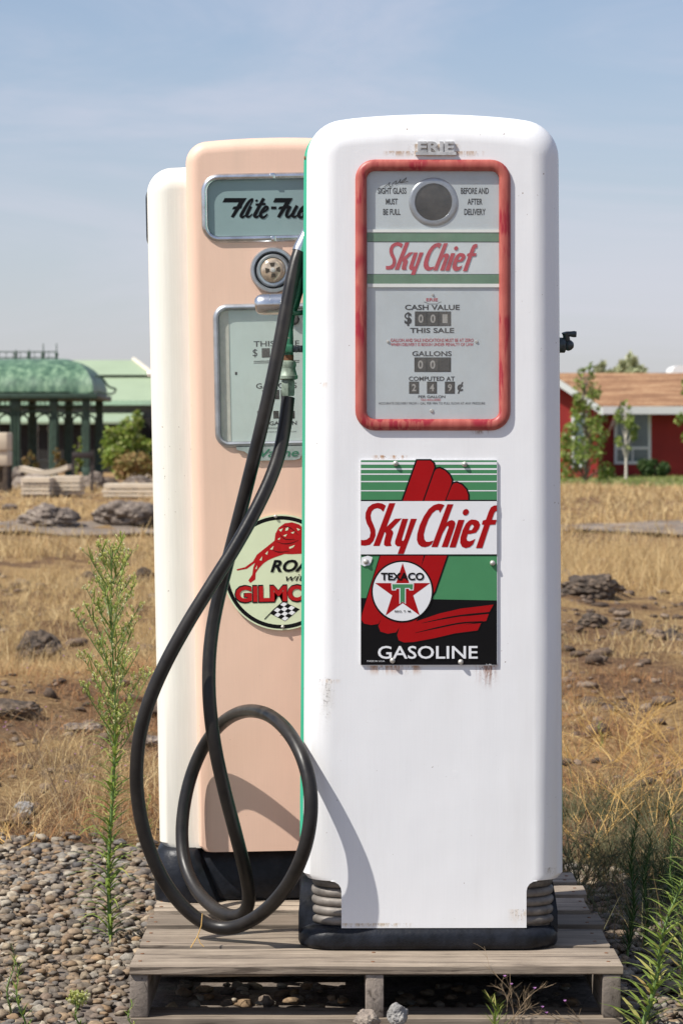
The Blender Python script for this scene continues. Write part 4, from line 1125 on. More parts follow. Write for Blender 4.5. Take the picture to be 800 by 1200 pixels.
# dim green-grey weeds in the shade to the right of the pallet
pts = []; hs = []; ws = []
for _ in range(330):
    y = rng.uniform(6.3, 8.9); x = rng.uniform(.60, 1.75)
    if rng.random() > .35+.65*mnoise.noise((x*2.5, y*2, 31))+.25: continue
    n = rng.integers(20, 45)
    for a, b in rng.normal(0, .055, (n, 2)):
        if x+a < .60 and y+b < 6.9: continue
        pts.append((x+a, y+b, gz(x+a, y+b))); hs.append(abs(rng.normal(.10, .055))+.02); ws.append(rng.uniform(.0018, .0045))
g6 = blades('green_weeds', pts, hs, ws, MAT['leaf_grey'], .7, 2, .5); tag(g6, 'grey green weeds beside the pallet in pump shadow', 'weeds', kind='stuff')
# soil clods and crumbs in the bare patches
VV = []; TT = []; k = 0
for _ in range(7500):
    y = math.sqrt(rng.uniform(8.3**2, 24**2)); x = rng.uniform(-.2*y-.3, .2*y+.3)
    if rng.random() < patch(x, y)+(.1 if y > 10.5 else -.2): continue
    s = rng.gamma(1.6, .0075)*(.7+y/22)
    Vp, Tp = protos[rng.integers(len(protos))]
    a = rng.uniform(0, 6.283); ca, sa = math.cos(a), math.sin(a); Wp = Vp*s
    Wp = np.stack([Wp[:, 0]*ca-Wp[:, 1]*sa, Wp[:, 0]*sa+Wp[:, 1]*ca, Wp[:, 2]], 1) + (x, y, gz(x, y)+s*.2)
    VV.append(Wp); TT.append(Tp+k); k += len(Wp)
o = np_mesh('soil_clods', np.concatenate(VV), None, island('soil_clod_colours', [(0, (.07,.05,.038)), (.5, (.14,.10,.075)), (1, (.22,.17,.13))], .95, 0, 60), tris=np.concatenate(TT), smooth=True)
tag(o, 'dark clods and crumbs on the bare soil patches', 'soil', kind='stuff')
# ================================================================== plants
def ribbon(VL, QL, cnt, p, d, up, L, w, droop, seg=4):
    """one lance-shaped leaf, folded slightly along the middle"""
    d = d.normalized(); s = d.cross(up)
    s = s.normalized() if s.length > 1e-6 else Vector((1, 0, 0))
    q = Vector(p); vs = []
    for j in range(seg+1):
        t = j/seg; ww = w*math.sin(math.pi*min(1, .12+.88*t)**.8)*.5 if j < seg else .0002
        vs += [q + s*ww, q - s*ww]
        dd = (d + Vector((0, 0, -1))*droop*t*1.3 + Vector((0, 0, .35))*(1-t)*.4).normalized()
        q = q + dd*L/seg
    VL.extend([v[:] for v in vs])
    for j in range(seg): QL.append((cnt+2*j, cnt+2*j+1, cnt+2*j+3, cnt+2*j+2))
    return cnt+len(vs)

def weed(name, label, cat, base, height, lean=(0, 0), leaf=(.06, .008), nleaf=90, l0=.02, l1=1.0, panicle=None, mat='leaf', group=None, seed=1, droop=.5, rad=.005, curve=0.0, updir=.55):
    rn = random.Random(seed)
    root = thing(name, label, cat, base, group=group)
    def sp(t):
        return Vector((lean[0]*t + curve*t*t + .006*math.sin(t*9+seed), lean[1]*t + .006*math.cos(t*7+seed), height*t))
    mb = MB(); ns = 14
    mb.tube([sp(i/ns) for i in range(ns+1)], [rad*(1-.75*i/ns) for i in range(ns+1)], 7)
    VL = []; QL = []; c = 0; BV = []; BQ = []; bc = 0
    for i in range(nleaf):
        t = l0 + (l1-l0)*(i+rn.random())/nleaf
        a = i*2.399 + rn.uniform(-.4, .4)
        k = (1-.45*t) if not panicle else (1 - .35*t)
        k *= rn.uniform(.65, 1.15)
        if t < .06: k *= .8
        d = Vector((math.cos(a), math.sin(a), updir + rn.uniform(-.2, .3)))
        c = ribbon(VL, QL, c, sp(t), d, Vector((0, 0, 1)), leaf[0]*k, leaf[1]*k*rn.uniform(.8, 1.2), droop*rn.uniform(.5, 1.5))
    if panicle:
        p0, p1, nb, bl = panicle
        for i in range(nb):
            t = p0 + (p1-p0)*(i+rn.random()*.6)/nb
            a = i*2.399 + rn.uniform(-.3, .3)
            u = (t-p0)/(p1-p0)
            L = bl*(math.sin(math.pi*min(1, .30+.62*u))**.8)*rn.uniform(.75, 1.15)
            o0 = sp(t); dirv = Vector((math.cos(a)*.62, math.sin(a)*.62, .85)).normalized()
            P = [o0 + dirv*L*j/4 + Vector((0, 0, L*.10*(j/4)**2)) for j in range(5)]
            mb.tube(P, [.0017*(1-.6*j/4) for j in range(5)], 4, caps=False)
            for j in range(7):
                c = ribbon(VL, QL, c, P[0].lerp(P[4], rn.random()*.9), Vector((rn.uniform(-1, 1), rn.uniform(-1, 1), .9)), Vector((0, 0, 1)), leaf[0]*.38, leaf[1]*.5, .2, 3)
            for j in range(int(7+13*L/bl)):
                s_ = rn.uniform(.30, 1.0)
                b0 = P[0].lerp(P[4], s_)
                e = b0 + Vector((rn.uniform(-1, 1), rn.uniform(-1, 1), rn.uniform(.2, 1.4))).normalized()*rn.uniform(.006, .024)
                mb.tube([b0, e], .0006, 3, caps=False)
                for _ in range(rn.choice((1, 1, 2, 3))):
                    h = e + Vector((rn.uniform(-1, 1), rn.uniform(-1, 1), rn.uniform(-.6, 1)))*.006
                    r1 = rn.uniform(.0022, .0040); hh = r1*2.0
                    vs = [h+Vector((0, 0, -hh*.6))] + [h+Vector((math.cos(q*2.094)*r1, math.sin(q*2.094)*r1, hh*.3)) for q in range(3)] + [h + Vector((0, 0, hh*.8))]
                    BV.extend([v[:] for v in vs]); BQ += [(bc, bc+1, bc+2), (bc, bc+2, bc+3), (bc, bc+3, bc+1), (bc+4, bc+2, bc+1), (bc+4, bc+3, bc+2), (bc+4, bc+1, bc+3)]; bc += 5
    mb.build('stem', MAT['stem'], root, 60)
    np_mesh('foliage', np.array(VL), np.array(QL), MAT[mat], root)
    if panicle: np_mesh('flower_heads', np.array(BV), None, MAT['bud'], root, tris=np.array(BQ))
    return root
def gpt(px, py, lift=0):
    Y = ground_y(py); p = at(px, py, Y); return Vector((p.x, p.y, gz(p.x, p.y)+.005+lift))
b = gpt(130, 1099)
weed('horseweed', 'tall green weed with pale flower heads left of the hose', 'plant', b, .955, (.008, .0), (.112, .0082), 230, .012, .60, (.47, .985, 40, .150), 'leaf', seed=3, droop=.7, rad=.0055, updir=.5)
b = gpt(752, 1208)
weed('leafy_weed', 'bright leafy weed at the lower right corner beside the pallet', 'plant', b, .34, (.055, .0), (.108, .0100), 120, .03, 1.0, None, 'leaf', seed=5, droop=.45, rad=.006, curve=.03, updir=.5)
b = gpt(800, 1186)
weed('leafy_weed', 'taller leafy weed at the right edge behind the bright one', 'plant', b, .42, (.02, .0), (.09, .0100), 130, .03, 1.0, None, 'leaf', seed=8, droop=.4, rad=.006)
b = gpt(737, 1118)
weed('slender_weed', 'slender dark green weed in shade right of the pallet, taller of the two', 'plant', b, .345, (.014, .0), (.050, .0042), 230, .06, 1.0, None, 'leaf_dark', seed=11, droop=.2, rad=.0035, updir=1.1)
b = gpt(754, 1104)
weed('slender_weed', 'slender dark green weed in shade right of the pallet, shorter of the two', 'plant', b, .27, (.010, .0), (.046, .0040), 190, .06, 1.0, None, 'leaf_dark', seed=12, droop=.2, rad=.0035, updir=1.1)
b = gpt(792, 1085)
weed('slender_weed', 'feathery green weed in the gravel near the right edge', 'plant', b, .30, (-.02, .0), (.046, .0040), 150, .06, 1.0, None, 'leaf_dark', seed=13, droop=.3, rad=.0035, updir=1.0)
b = gpt(92, 1215); b.z += .0
weed('small_weed', 'small weed with a yellow bud at the bottom left', 'plant', b, .085, (.0, .0), (.022, .005), 26, .1, 1.0, (.86, 1.0, 6, .012), 'leaf', seed=17, droop=.3, rad=.003, updir=.9)
b = gpt(158, 1212)
weed('small_weed', 'small green weed against the left end of the pallet', 'plant', b, .085, (-.012, .0), (.022, .005), 22, .1, 1.0, None, 'leaf', seed=18, droop=.3, rad=.002, updir=.9)
b = gpt(28, 1208)
weed('small_weed', 'leggy green weed in the bottom left corner', 'plant', b, .17, (-.005, .0), (.035, .006), 40, .05, 1.0, None, 'leaf', seed=19, droop=.4, rad=.0025, curve=-.02, updir=.8)
b = gpt(10, 1185)
weed('small_weed', 'grey green weed at the left edge of the gravel', 'plant', b, .16, (.01, .0), (.030, .004), 60, .03, 1.0, None, 'leaf_grey', seed=20, droop=.4, rad=.0025, updir=.8)
b = at(584, 1204, 5.58); b.z = -.01
weed('small_weed', 'small spiky green weed in front of the pallet edge', 'plant', b, .075, (-.012, .0), (.045, .0035), 44, .1, 1.0, None, 'leaf', seed=21, droop=.25, rad=.002, updir=1.0)
b = gpt(188, 1212)
weed('small_weed', 'tiny round leaved sprout below the pallet front', 'plant', b, .03, (.0, .0), (.025, .010), 7, .3, 1.0, None, 'leaf', seed=22, droop=.3, rad=.002, updir=.6)
b = gpt(705, 890)
weed('small_weed', 'lone green sprig in the dry grass right of the white pump', 'plant', b, .11, (-.012, .0), (.03, .0045), 44, .1, 1.0, None, 'leaf', seed=23, droop=.25, rad=.002, updir=1.0)
b = gpt(172, 985)
weed('small_weed', 'green sprig between the gravel and the cream side', 'plant', b, .14, (.005, .0), (.028, .005), 50, .1, 1.0, None, 'leaf', seed=24, droop=.25, rad=.002, updir=.9)

# wiry plants: branching stems in one mesh
def wiry(name, label, base, stems, L, spread, mat, seed, r0=.0016, depth=3, up=1.0, flowers=0, flat_=1.0, fmat='purple', cat='plant', aim=0.0):
    rn = random.Random(seed); root = thing(name, label, cat, base); mb = MB(); tips = []
    def grow(p, d, l, r, lev):
        n = 6; P = [p]; cur = p; dd = d.copy()
        kink = Vector((rn.uniform(-1, 1), rn.uniform(-1, 1)*flat_, rn.uniform(-.9, .35)))*.34
        for i in range(n):
            dd = (dd + kink/n + Vector((rn.uniform(-1, 1), rn.uniform(-1, 1), rn.uniform(-1, 1)))*.06).normalized()
            cur = cur + dd*l/n; P.append(cur)
        mb.tube(P, [r*(1-.5*i/n) for i in range(n+1)], 5, caps=False)
        if lev >= depth: tips.append(P[-1]); return
        for i in range(rn.choice((2, 3, 3))):
            k = rn.uniform(.3, 1.0); q = P[min(n, int(k*n))]
            nd = (dd + Vector((rn.uniform(-1, 1), rn.uniform(-1, 1)*flat_, rn.uniform(-.35, .7)))*.95).normalized()
            grow(q, nd, l*rn.uniform(.45, .75), r*.65, lev+1)
    for i in range(stems):
        a = rn.uniform(0, 6.283)
        grow(Vector((rn.uniform(-.02, .02), rn.uniform(-.02, .02), 0)), Vector((math.cos(a)*spread+aim, math.sin(a)*spread*flat_, up)).normalized(), L*rn.uniform(.6, 1.1), r0, 0)
    mb.build('branches', MAT[mat], root, 0)
    if flowers:
        rn.shuffle(tips)
        for t in tips[:flowers]:
            VL = []; QL = []; c = 0
            for q in range(9):
                c = ribbon(VL, QL, c, t, Vector((math.cos(q*.7), math.sin(q*.7), .9)), Vector((0, 0, 1)), .0055, .0022, .1, 2)
            np_mesh('flower_head', np.array(VL), np.array(QL), MAT[fmat], root)
    return root
b = at(598, 1196, 5.585); b.z = .0
wiry('knapweed', 'wiry knapweed with tiny purple flowers in front of the pallet', b, 4, .105, .45, 'twig', 4, .0010, 3, 1.0, 4, .35, aim=.25)
b = at(690, 1190, 5.59); b.z = .0
wiry('knapweed', 'thin bare twig leaning over the right end of the pallet opening', b, 2, .075, .5, 'twig', 9, .0010, 2, .5, 2, .3, aim=-.8)
for i, (px, py, L, lab) in enumerate([(700, 955, .16, 'golden dry tumbleweed stems right of the white pump, nearest clump'), (765, 940, .19, 'golden dry branching stems near the right edge'), (722, 905, .17, 'thin golden stems behind the nearest dry clump'),
                                      (800, 905, .20, 'spreading dry straw coloured stems at the right edge'), (672, 900, .14, 'small dry golden clump beside the white pump'), (745, 870, .16, 'fine dry stems in the grass farther behind the weeds')]):
    wiry('dry_weed', lab, gpt(px, py), 11, L*1.35, .8, 'gold', 30+i, .0012, 2, .8)
wiry('grey_weed', 'grey green bushy weed close behind the right pallet corner', gpt(678, 1050), 16, .15, .45, 'leaf_grey', 61, .0018, 3, 1.0)
wiry('grey_weed', 'grey green spindly weed right of the white pump', gpt(706, 1035), 14, .15, .5, 'leaf_grey', 62, .0018, 3, 1.0)
wiry('grey_weed', 'grey brown tangled weed between the two slender weeds and the dry grass', gpt(745, 1030), 14, .13, .6, 'leaf_grey', 63, .0018, 3, 1.0)
wiry('grey_weed', 'dark green tangled weed behind the slender weeds at the right', gpt(775, 1060), 16, .15, .5, 'leaf_dark', 66, .0018, 3, 1.0)
wiry('dry_weed', 'golden stems rising from the grey weeds beside the white pump', gpt(690, 1000), 6, .24, .7, 'gold', 64, .0017, 2, .9)
wiry('dry_weed', 'golden stems crossing in front of the right dry grass', gpt(770, 985), 6, .26, .7, 'gold', 65, .0017, 2, .9)
wiry('dry_weed', 'bent golden stems at the left edge behind the gravel', gpt(22, 990), 4, .13, .9, 'gold', 41, .0022, 2, .35)
wiry('dry_weed', 'reddish dry stems with tiny flowers left of the tall weed', gpt(72, 960), 7, .20, .6, 'twig', 43, .0013, 3, 1.0, 12)
wiry('dry_weed', 'thin reddish stems left of the cream pump side', gpt(160, 905), 5, .32, .25, 'twig', 44, .0014, 2, 1.2, 5)
wiry('dry_weed', 'sparse brown stems with pale flowers in the left field', gpt(40, 915), 6, .19, .6, 'twig', 47, .0013, 3, 1.0, 10)
wiry('dry_weed', 'brown tangled stems low beside the tall green weed', gpt(112, 985), 8, .12, .8, 'twig', 48, .0014, 3, .7, 0)
b = at(236, 1092, 5.82); b.z = PZ+.001
mb = MB(); k = thing('straw_stalk', 'single dry straw stalk standing against the hose bend', 'straw', b)
mb.tube([Vector((-.022, -.01, 0)), Vector((-.008, 0, .022)), Vector((0, .002, .045)), Vector((.002, .004, .07))], .0011, 6); mb.build('stalk', MAT['gold'], k, 0)
mb = MB(); mb.tube([Vector((-.008, 0, .022)), Vector((-.002, -.004, .008)), Vector((.006, -.006, .001))], .0009, 6); mb.build('broken_stalk', MAT['gold'], k, 0)

# ================================================================== rocks
def rock(label, px, py, w, h, mat, seed, d=1.0, Y=None, name='rock', z=None, sharp=1.0):
    Y = Y or ground_y(py); p = at(px, py, Y); zb_ = gz(p.x, p.y) if z is None else z
    W = w*Y/F/2; Hh = h*Y/F
    bm = bmesh.new(); bmesh.ops.create_icosphere(bm, subdivisions=5, radius=1)
    o = Vector((seed*3.7, seed*1.3, 0))
    for v in bm.verts:
        c = v.co.copy()
        n = mnoise.noise(c*.9+o)*.42 + (abs(mnoise.noise(c*2.1+o))-.2)*.24 + mnoise.noise(c*4.5+o)*.12*sharp + mnoise.noise(c*10+o)*.07*sharp + mnoise.noise(c*22+o)*.03*sharp
        c = c*(1+n)
        v.co = Vector((c.x*W, c.y*W*d, c.z*Hh*.62 + Hh*.30))
    mb = MB(); mb.bm(bm)
    ob = mb.build(name, MAT[mat], None, 40); ob.location = (p.x, p.y, zb_); tag(ob, label, 'rock'); return ob
rock('low brown boulder in the dry field, far left', 58, 622, 68, 26, 'basalt', 1)
rock('larger speckled boulder left of the cream pump side', 152, 620, 80, 34, 'basalt', 2)
rock('dark hollow lava rock in the grass at the left', 45, 778, 50, 38, 'dark_rock', 3)
rock('dark pointed lava rock right of the white pump', 689, 718, 64, 27, 'dark_rock', 4)
rock('pale stone half sunk in the yellow grass at the right', 700, 672, 26, 15, 'pale_rock', 5)
rock('brown stone at the pump edge behind the dark rock', 664, 684, 20, 14, 'pale_rock', 6)
rock('small dark rock below the pointed lava rock', 693, 748, 34, 17, 'dark_rock', 7)
rock('small dark rock in bare soil near the right edge', 738, 745, 30, 15, 'dark_rock', 8)
rock('dark clod at the right edge of the bare soil', 785, 752, 20, 13, 'dark_rock', 9)
rock('grey wedge shaped stone at the left behind the gravel', 30, 962, 22, 16, 'grey_stone', 10)
rock('dark ledge of rock in the soil at the left edge', 18, 860, 62, 20, 'dark_rock', 11, .6)
rock('flat grey rock in the weeds left of the tall plant', 98, 880, 44, 15, 'basalt', 12, .7)
rock('brown clod in the left field below the boulders', 104, 684, 18, 14, 'dark_rock', 13)
rock('brown clod in the left field near the cream side', 170, 685, 20, 16, 'dark_rock', 14)
rock('small brown stone lying in the far left field', 12, 602, 18, 9, 'basalt', 15)
rock('brown rock beside the tall plant and hose', 176, 885, 34, 14, 'basalt', 16, .7)
for lab, px, py, w, h, m in (('pale rounded stone in front of the pallet middle', 430, 1199, 29, 17, 'pale_rock'), ('grey angular stone in front of the pallet middle', 467, 1196, 24, 21, 'grey_stone')):
    o = rock(lab, px, py, w, h, m, px, .9, 5.55, 'stone', -.012, .4)
    o.location.z = at(px, py, 5.55).z
# ================================================================== background
MAT['slate_roof'] = simple('green_metal_roof', (.30, .375, .25), .6, var=.06, scale=.6)
MAT['barn_wall'] = simple('grey_barn_wall', (.20, .18, .165), .8, var=.15, scale=2)
MAT['shade_fill'] = simple('painted_interior_shade', (.02, .018, .016), .9, var=.3, scale=2)  # near-black colour that paints in the shade below the lean-to roof
MAT['cream_trim'] = simple('cream_trim', (.60, .55, .45), .7, var=.1, scale=3)
def m_copper():
    m, nt, b = nt_new('green_patina')
    f = noise(nt, coords(nt, (3.2, 3.2, .5)), 1.4, 5, .7); g = noise(nt, coords(nt, (5, 5, 2)), 1, 4)
    r = ramp(nt, [(.38, (.028, .075, .045)), (.5, (.085, .165, .10)), (.62, (.21, .32, .20))]); nt.links.new(math2(nt, 'ADD', math2(nt, 'MULTIPLY', f, .7), math2(nt, 'MULTIPLY', g, .3)), r.inputs[0])
    nt.links.new(r.outputs[0], b.inputs['Base Color']); b.inputs['Roughness'].default_value = .5; return m
MAT['patina'] = m_copper()
MAT['iron_green'] = simple('dark_green_ironwork', (.034, .064, .043), .55, var=.35, scale=6)
MAT['house_red'] = simple('red_house_paint', (.30, .019, .016), .75, var=.12, scale=1.5)
def m_shingle():
    m, nt, b = nt_new('brown_shingles')
    f = noise(nt, coords(nt, (.35, 2.2, 2.2)), 1.6, 5, .6); g = noise(nt, coords(nt, (3, 3, 3)), 2, 4)
    r = ramp(nt, [(.38, (.16, .078, .038)), (.5, (.26, .135, .066)), (.62, (.40, .25, .135))]); nt.links.new(math2(nt, 'ADD', math2(nt, 'MULTIPLY', f, .75), math2(nt, 'MULTIPLY', g, .25)), r.inputs[0])
    nt.links.new(r.outputs[0], b.inputs['Base Color']); b.inputs['Roughness'].default_value = .9; return m
MAT['shingle'] = m_shingle()
MAT['flag_red'] = simple('flag_red_cloth', (.42, .03, .04), .8, var=.1); MAT['flag_white'] = simple('flag_white_cloth', (.70, .68, .68), .8, var=.05); MAT['flag_blue'] = simple('flag_blue_cloth', (.02, .03, .10), .8, var=.1)

# --- red house -------------------------------------------------------------
HYY = 100.0
def hp(px, py, Y=HYY): return at(px, py, Y)
hb = hp(740, 557); g0 = 0.0
house = thing('red_house', 'red single storey house with brown shingle roof and white trim', 'house', (hb.x, HYY, 0))
def L(v): return Vector(v) - Vector((hb.x, HYY, 0))
WY = HYY; FYw = HYY - 5.5                     # main wall plane, wing front plane
ez = hp(700, 476).z; rz = hp(700, 437, HYY+4.0).z
X0 = hp(640, 500).x; X1 = X0 + 17.0
wx1 = hp(700, 480, FYw).x                       # right edge of the wing front wall
wx0 = wx1 - 7.0
oh = .95
mb = MB()
mb.box(wx0 - hb.x - .0, X1 - hb.x, 0, 8, -.2, ez-.1, 0)
mb.build('wall', MAT['house_red'], house, 0)
mb = MB()   # main roof, ridge along X
rx0, rx1 = wx0-.4-hb.x, X1+.5-hb.x
e0 = L((0, WY-oh, ez)); th = .16
mb.loft([[(x, -oh, ez-th), (x, -oh, ez), (x, 4.0, rz), (x, 8+oh, ez), (x, 8+oh, ez-th), (x, 4.0, rz-th)] for x in (rx0, rx1)], 0, True, True)
rf = mb.build('roof', MAT['shingle'], house, 0)
mb = MB(); mb.box(rx0, rx1, -oh-.035, -oh-.003, ez-.30, ez-.02, 0); mb.build('fascia', simple('pale_fascia', (.62, .62, .60), .6, var=.05), rf, 0)
# wing with gable front
wl, wr = wx0-hb.x, wx1-hb.x; wmid = (wl+wr)/2
slope = (hp(657, 449, FYw).z - hp(700, 477, FYw).z)/((700-657)*FYw/F)
gr = hp(700, 480, FYw).z; apex = gr + slope*(wr-wmid)
yf = FYw-HYY
mb = MB(); mb.loft([[(wl, y, -.2), (wr, y, -.2), (wr, y, gr), (wmid, y, apex), (wl, y, gr)] for y in (yf, -.004)], 0, True, True)
wg = mb.build('wing_wall', MAT['house_red'], house, 0)
o_ = .14
mb = MB()
mb.loft([[(wl-o_, y, gr-o_*slope+.02), (wmid, y, apex+.02), (wr+o_, y, gr-o_*slope+.02), (wr+o_, y, gr-o_*slope+.18), (wmid, y, apex+.18), (wl-o_, y, gr-o_*slope+.18)] for y in (yf-.30, 3.9)], 0, True, True)
wrf = mb.build('wing_roof', MAT['shingle'], house, 0)
mb = MB()
mb.loft([[(wl-o_, y, gr-o_*slope-.12), (wmid, y, apex-.10), (wr+o_, y, gr-o_*slope-.12), (wr+o_, y, gr-o_*slope+.15), (wmid, y, apex+.15), (wl-o_, y, gr-o_*slope+.15)] for y in (yf-.36, yf-.303)], 0, True, True)
mb.build('rake_board', MAT['pole_white'], wrf, 0)
def win(px0, px1, py0, py1, Y, panes, nm='window'):
    a = L(hp(px0, py1, Y)); b = L(hp(px1, py0, Y)); yb = Y-HYY
    mb = MB(); t = .11
    for x0, x1, z0, z1 in ((a.x, b.x, b.z-t, b.z), (a.x, b.x, a.z, a.z+t), (a.x, a.x+t, a.z+t, b.z-t), (b.x-t, b.x, a.z+t, b.z-t)): mb.box(x0, x1, yb-.06, yb-.003, z0, z1, 0)
    zm = a.z + (b.z-a.z)*.30
    if panes == 3: mb.box(a.x+t, b.x-t, yb-.05, yb-.003, zm-.05, zm+.05, 0); mb.box((a.x+b.x)/2-.03, (a.x+b.x)/2+.03, yb-.05, yb-.003, a.z+t, zm-.05, 0)
    w = mb.build(nm, MAT['pole_white'], house, 0)
    mb = MB(); mb.box(a.x+t, b.x-t, yb-.03, yb-.004, a.z+t, b.z-t, 0); mb.build('pane', MAT['house_glass'], w, 0)
win(719, 762, 481, 544, WY, 3)
win(669, 687, 484, 548, FYw, 1, 'side_window')
# corner board and flag on its bracket
mb = MB(); mb.box(wr-.02, wr+.03, yf-.03, yf+.12, -.1, gr-.1, 0); 
fl = thing('flag', 'small striped flag on an angled pole under the house eave', 'flag', hp(719, 500, 98.6))
fo = hp(719, 500, 98.6)
mb = MB(); p0 = hp(718.5, 503, 98.9)-fo; p1 = hp(727, 471, 98.2)-fo; mb.tube([p0, p1], .022, 8); mb.build('flagpole', simple('flagpole_wood', (.12, .10, .09), .6), fl, 40)
mb = MB(); A = hp(726, 474, 98.25)-fo; B = hp(719.5, 497, 98.75)-fo
dn = Vector((-.10, 0, -.62)); ns = 10
for i in range(7):
    for j in range(6):
        def q(u, v): 
            s = A.lerp(B, v); return s + dn*u*(1-.35*v) + Vector((.0, .10*math.sin(u*5+v*3), 0)) + Vector((-.22*u, 0, 0))
        m_ = 2 if (i < 4 and j < 3) else (0 if i % 2 == 0 else 1)
        mb.add([q(j/6, i/7), q((j+1)/6, i/7), q((j+1)/6, (i+1)/7), q(j/6, (i+1)/7)], [(0, 1, 2, 3)], m_)
cl = mb.build('cloth', [MAT['flag_red'], MAT['flag_white'], MAT['flag_blue']], fl, 60)
sd = cl.modifiers.new('thickness', 'SOLIDIFY'); sd.thickness = .006
# white rounded vehicle roof behind the ridge
vp = hp(806, 437, 112)
van = thing('trailer', 'white rounded trailer roof peeking over the house ridge', 'trailer', (vp.x+1.6, 112, 0))
mb = MB(); topz = hp(790, 429, 112).z
mb.loft([[(x, y, z) for x, z in rrect(-2.4, 2.6, .5, topz, .28, 6)] for y in (-1.1, 1.1)], 0, True, True); mb.build('body', MAT['pole_white'], van, 40)
for x in (-.9, .1):
    mb = MB(); mb.lathe([(.33, -.12), (.35, -.1), (.35, .1), (.33, .12)], 24, 0, Matrix.Translation((x, -1.0, .36)) @ Matrix.Rotation(R(90), 4, 'X'))
    mb.build('wheel', MAT['black'], van, 40)

# --- leaf-card crowns --------------------------------------------------------
def leaves(name, clumps, n, size, mat, parent):
    """clumps: (centre, radii, weight)"""
    wts = np.array([c[2] for c in clumps]); wts = wts/wts.sum()
    ci = rng.choice(len(clumps), n, p=wts)
    C = np.array([c[0] for c in clumps])[ci]; Rr = np.array([c[1] for c in clumps])[ci]
    d = rng.normal(0, 1, (n, 3)); d /= np.linalg.norm(d, axis=1)[:, None]
    P = C + d*Rr*(rng.random(n)**.5)[:, None]
    a = rng.normal(0, 1, (n, 3)); a /= np.linalg.norm(a, axis=1)[:, None]
    b = np.cross(a, rng.normal(0, 1, (n, 3))); b /= np.linalg.norm(b, axis=1)[:, None]
    s = size*rng.uniform(.6, 1.4, n)[:, None]
    v = np.stack([P-a*s, P+b*s*.55, P+a*s, P-b*s*.55], 1).reshape(-1, 3)
    return np_mesh(name, v, np.arange(n*4).reshape(-1, 4), mat, parent)
def tree(name, label, px, py, Y, htop, wpx, n, size, mat, trunk='bark', nclump=26, shape=None, seed=0, low=.12, tr=.05, group=None, cat='tree', z0=None):
    rn = random.Random(seed); p = at(px, py, Y)
    hh = (py-htop)*Y/F; W = wpx*Y/F/2
    root = thing(name, label, cat, (p.x, Y, p.z if z0 is None else z0), group=group)
    mb = MB(); T = [Vector((W*.10*math.sin(t*5+seed)*t, W*.1*math.cos(t*4)*t, hh*.97*t)) for t in [i/8 for i in range(9)]]
    mb.tube(T, [tr*(1-.85*i/8) for i in range(9)], 8)
    cl = []
    for i in range(nclump):
        t = low + (1-low)*(i+rn.random())/nclump
        prof = shape(t) if shape else math.sin(math.pi*min(1, (t-low)/(1-low)*.86+.12))**.7
        a = rn.uniform(0, 6.283); rr = W*prof*rn.uniform(.35, 1.0)
        c = Vector((math.cos(a)*rr, math.sin(a)*rr, hh*t))
        b0 = T[min(8, int(max(0, t-.15)*8))]
        if rr > .1*W: mb.tube([b0, b0.lerp(c, .55)+Vector((0, 0, .04*hh)), c], [tr*.35, tr*.22, tr*.08], 5)
        q = W*rn.uniform(.20, .44)*max(.35, prof)
        cl.append((tuple(c), (q, q, q*1.15), q**2))
    mb.build('trunk', MAT[trunk], root, 60)
    leaves('crown', cl, n, size, MAT[mat], root); return root
tree('young_tree', 'bushy young green tree in front of the house wing', 686, 563, 80, 428, 74, 2100, .066, 'tree_leaf', nclump=60, seed=1, low=.03, shape=lambda t: (1-.80*t)**.75 if t > .2 else .75+.9*t)
tree('young_tree', 'slim white trunked tree before the house window', 733, 561, 84, 468, 30, 480, .065, 'tree_leaf', 'bark_white', 20, seed=2, low=.35, tr=.045)
tree('young_tree', 'leafy green tree cut off by the right edge of the photo', 818, 562, 82, 428, 58, 1500, .07, 'tree_leaf', nclump=34, seed=3, low=.30, tr=.07)
tree('round_shrub', 'dark round shrub beneath the red house wall', 767, 558, 97, 540, 38, 1500, .09, 'leaf_dark', nclump=16, seed=4, low=.1, tr=.03, cat='shrub')
tree('distant_tree', 'haze-tinted olive tree top showing over the house ridge, taller one', 737, 540, 150, 418, 52, 2600, .28, 'tree_hazed', nclump=30, seed=5, low=.45, tr=.2)
tree('distant_tree', 'haze-tinted olive tree top showing over the house ridge, lower one', 706, 540, 152, 427, 34, 1400, .26, 'tree_hazed', nclump=20, seed=6, low=.5, tr=.2)

# --- green pavilion -----------------------------------------------------------
GY = 80.0
def gp(px, py, Y=GY): return at(px, py, Y)
gx1 = gp(106, 500).x; gx0 = gx1-7.4; gd = 2.3; gcx = (gx0+gx1)/2; gcy = GY+gd
pav = thing('garden_pavilion', 'dark green iron pavilion with curved patina roof at the left', 'pavilion', (gcx, gcy, 0))
hwx = (gx1-gx0)/2; ez_ = gp(0, 461).z; tz = gp(0, 418).z; run = (107-57)*GY/F
mb = MB(); loops = []
for i in range(11):
    a = R(90*i/10); ins = run*(1-math.cos(a)); z = ez_ + (tz-ez_)*math.sin(a)
    hx, hy = hwx+.10-ins, max(.12, (gd+.10)*(1-(1-math.cos(a))*.95))
    lp = []
    for (ax, ay), (bx, by) in (((-hx, -hy), (hx, -hy)), ((hx, -hy), (hx, hy)), ((hx, hy), (-hx, hy)), ((-hx, hy), (-hx, -hy))):
        m_ = 40 if abs(ax-bx) > abs(ay-by) else 16
        for j in range(m_):
            t = j/m_; k = 1.0
            lp.append((ax+(bx-ax)*t, ay+(by-ay)*t, z + (.045 if j % 4 == 0 else 0)*math.cos(a)))
    loops.append(lp)
mb.loft(loops, 0, True, True); roof = mb.build('roof', MAT['patina'], pav, 50)
mb = MB(); mb.box(-hwx-.22, hwx+.22, -gd-.22, gd+.22, ez_-.17, ez_-.004, 0, .03)
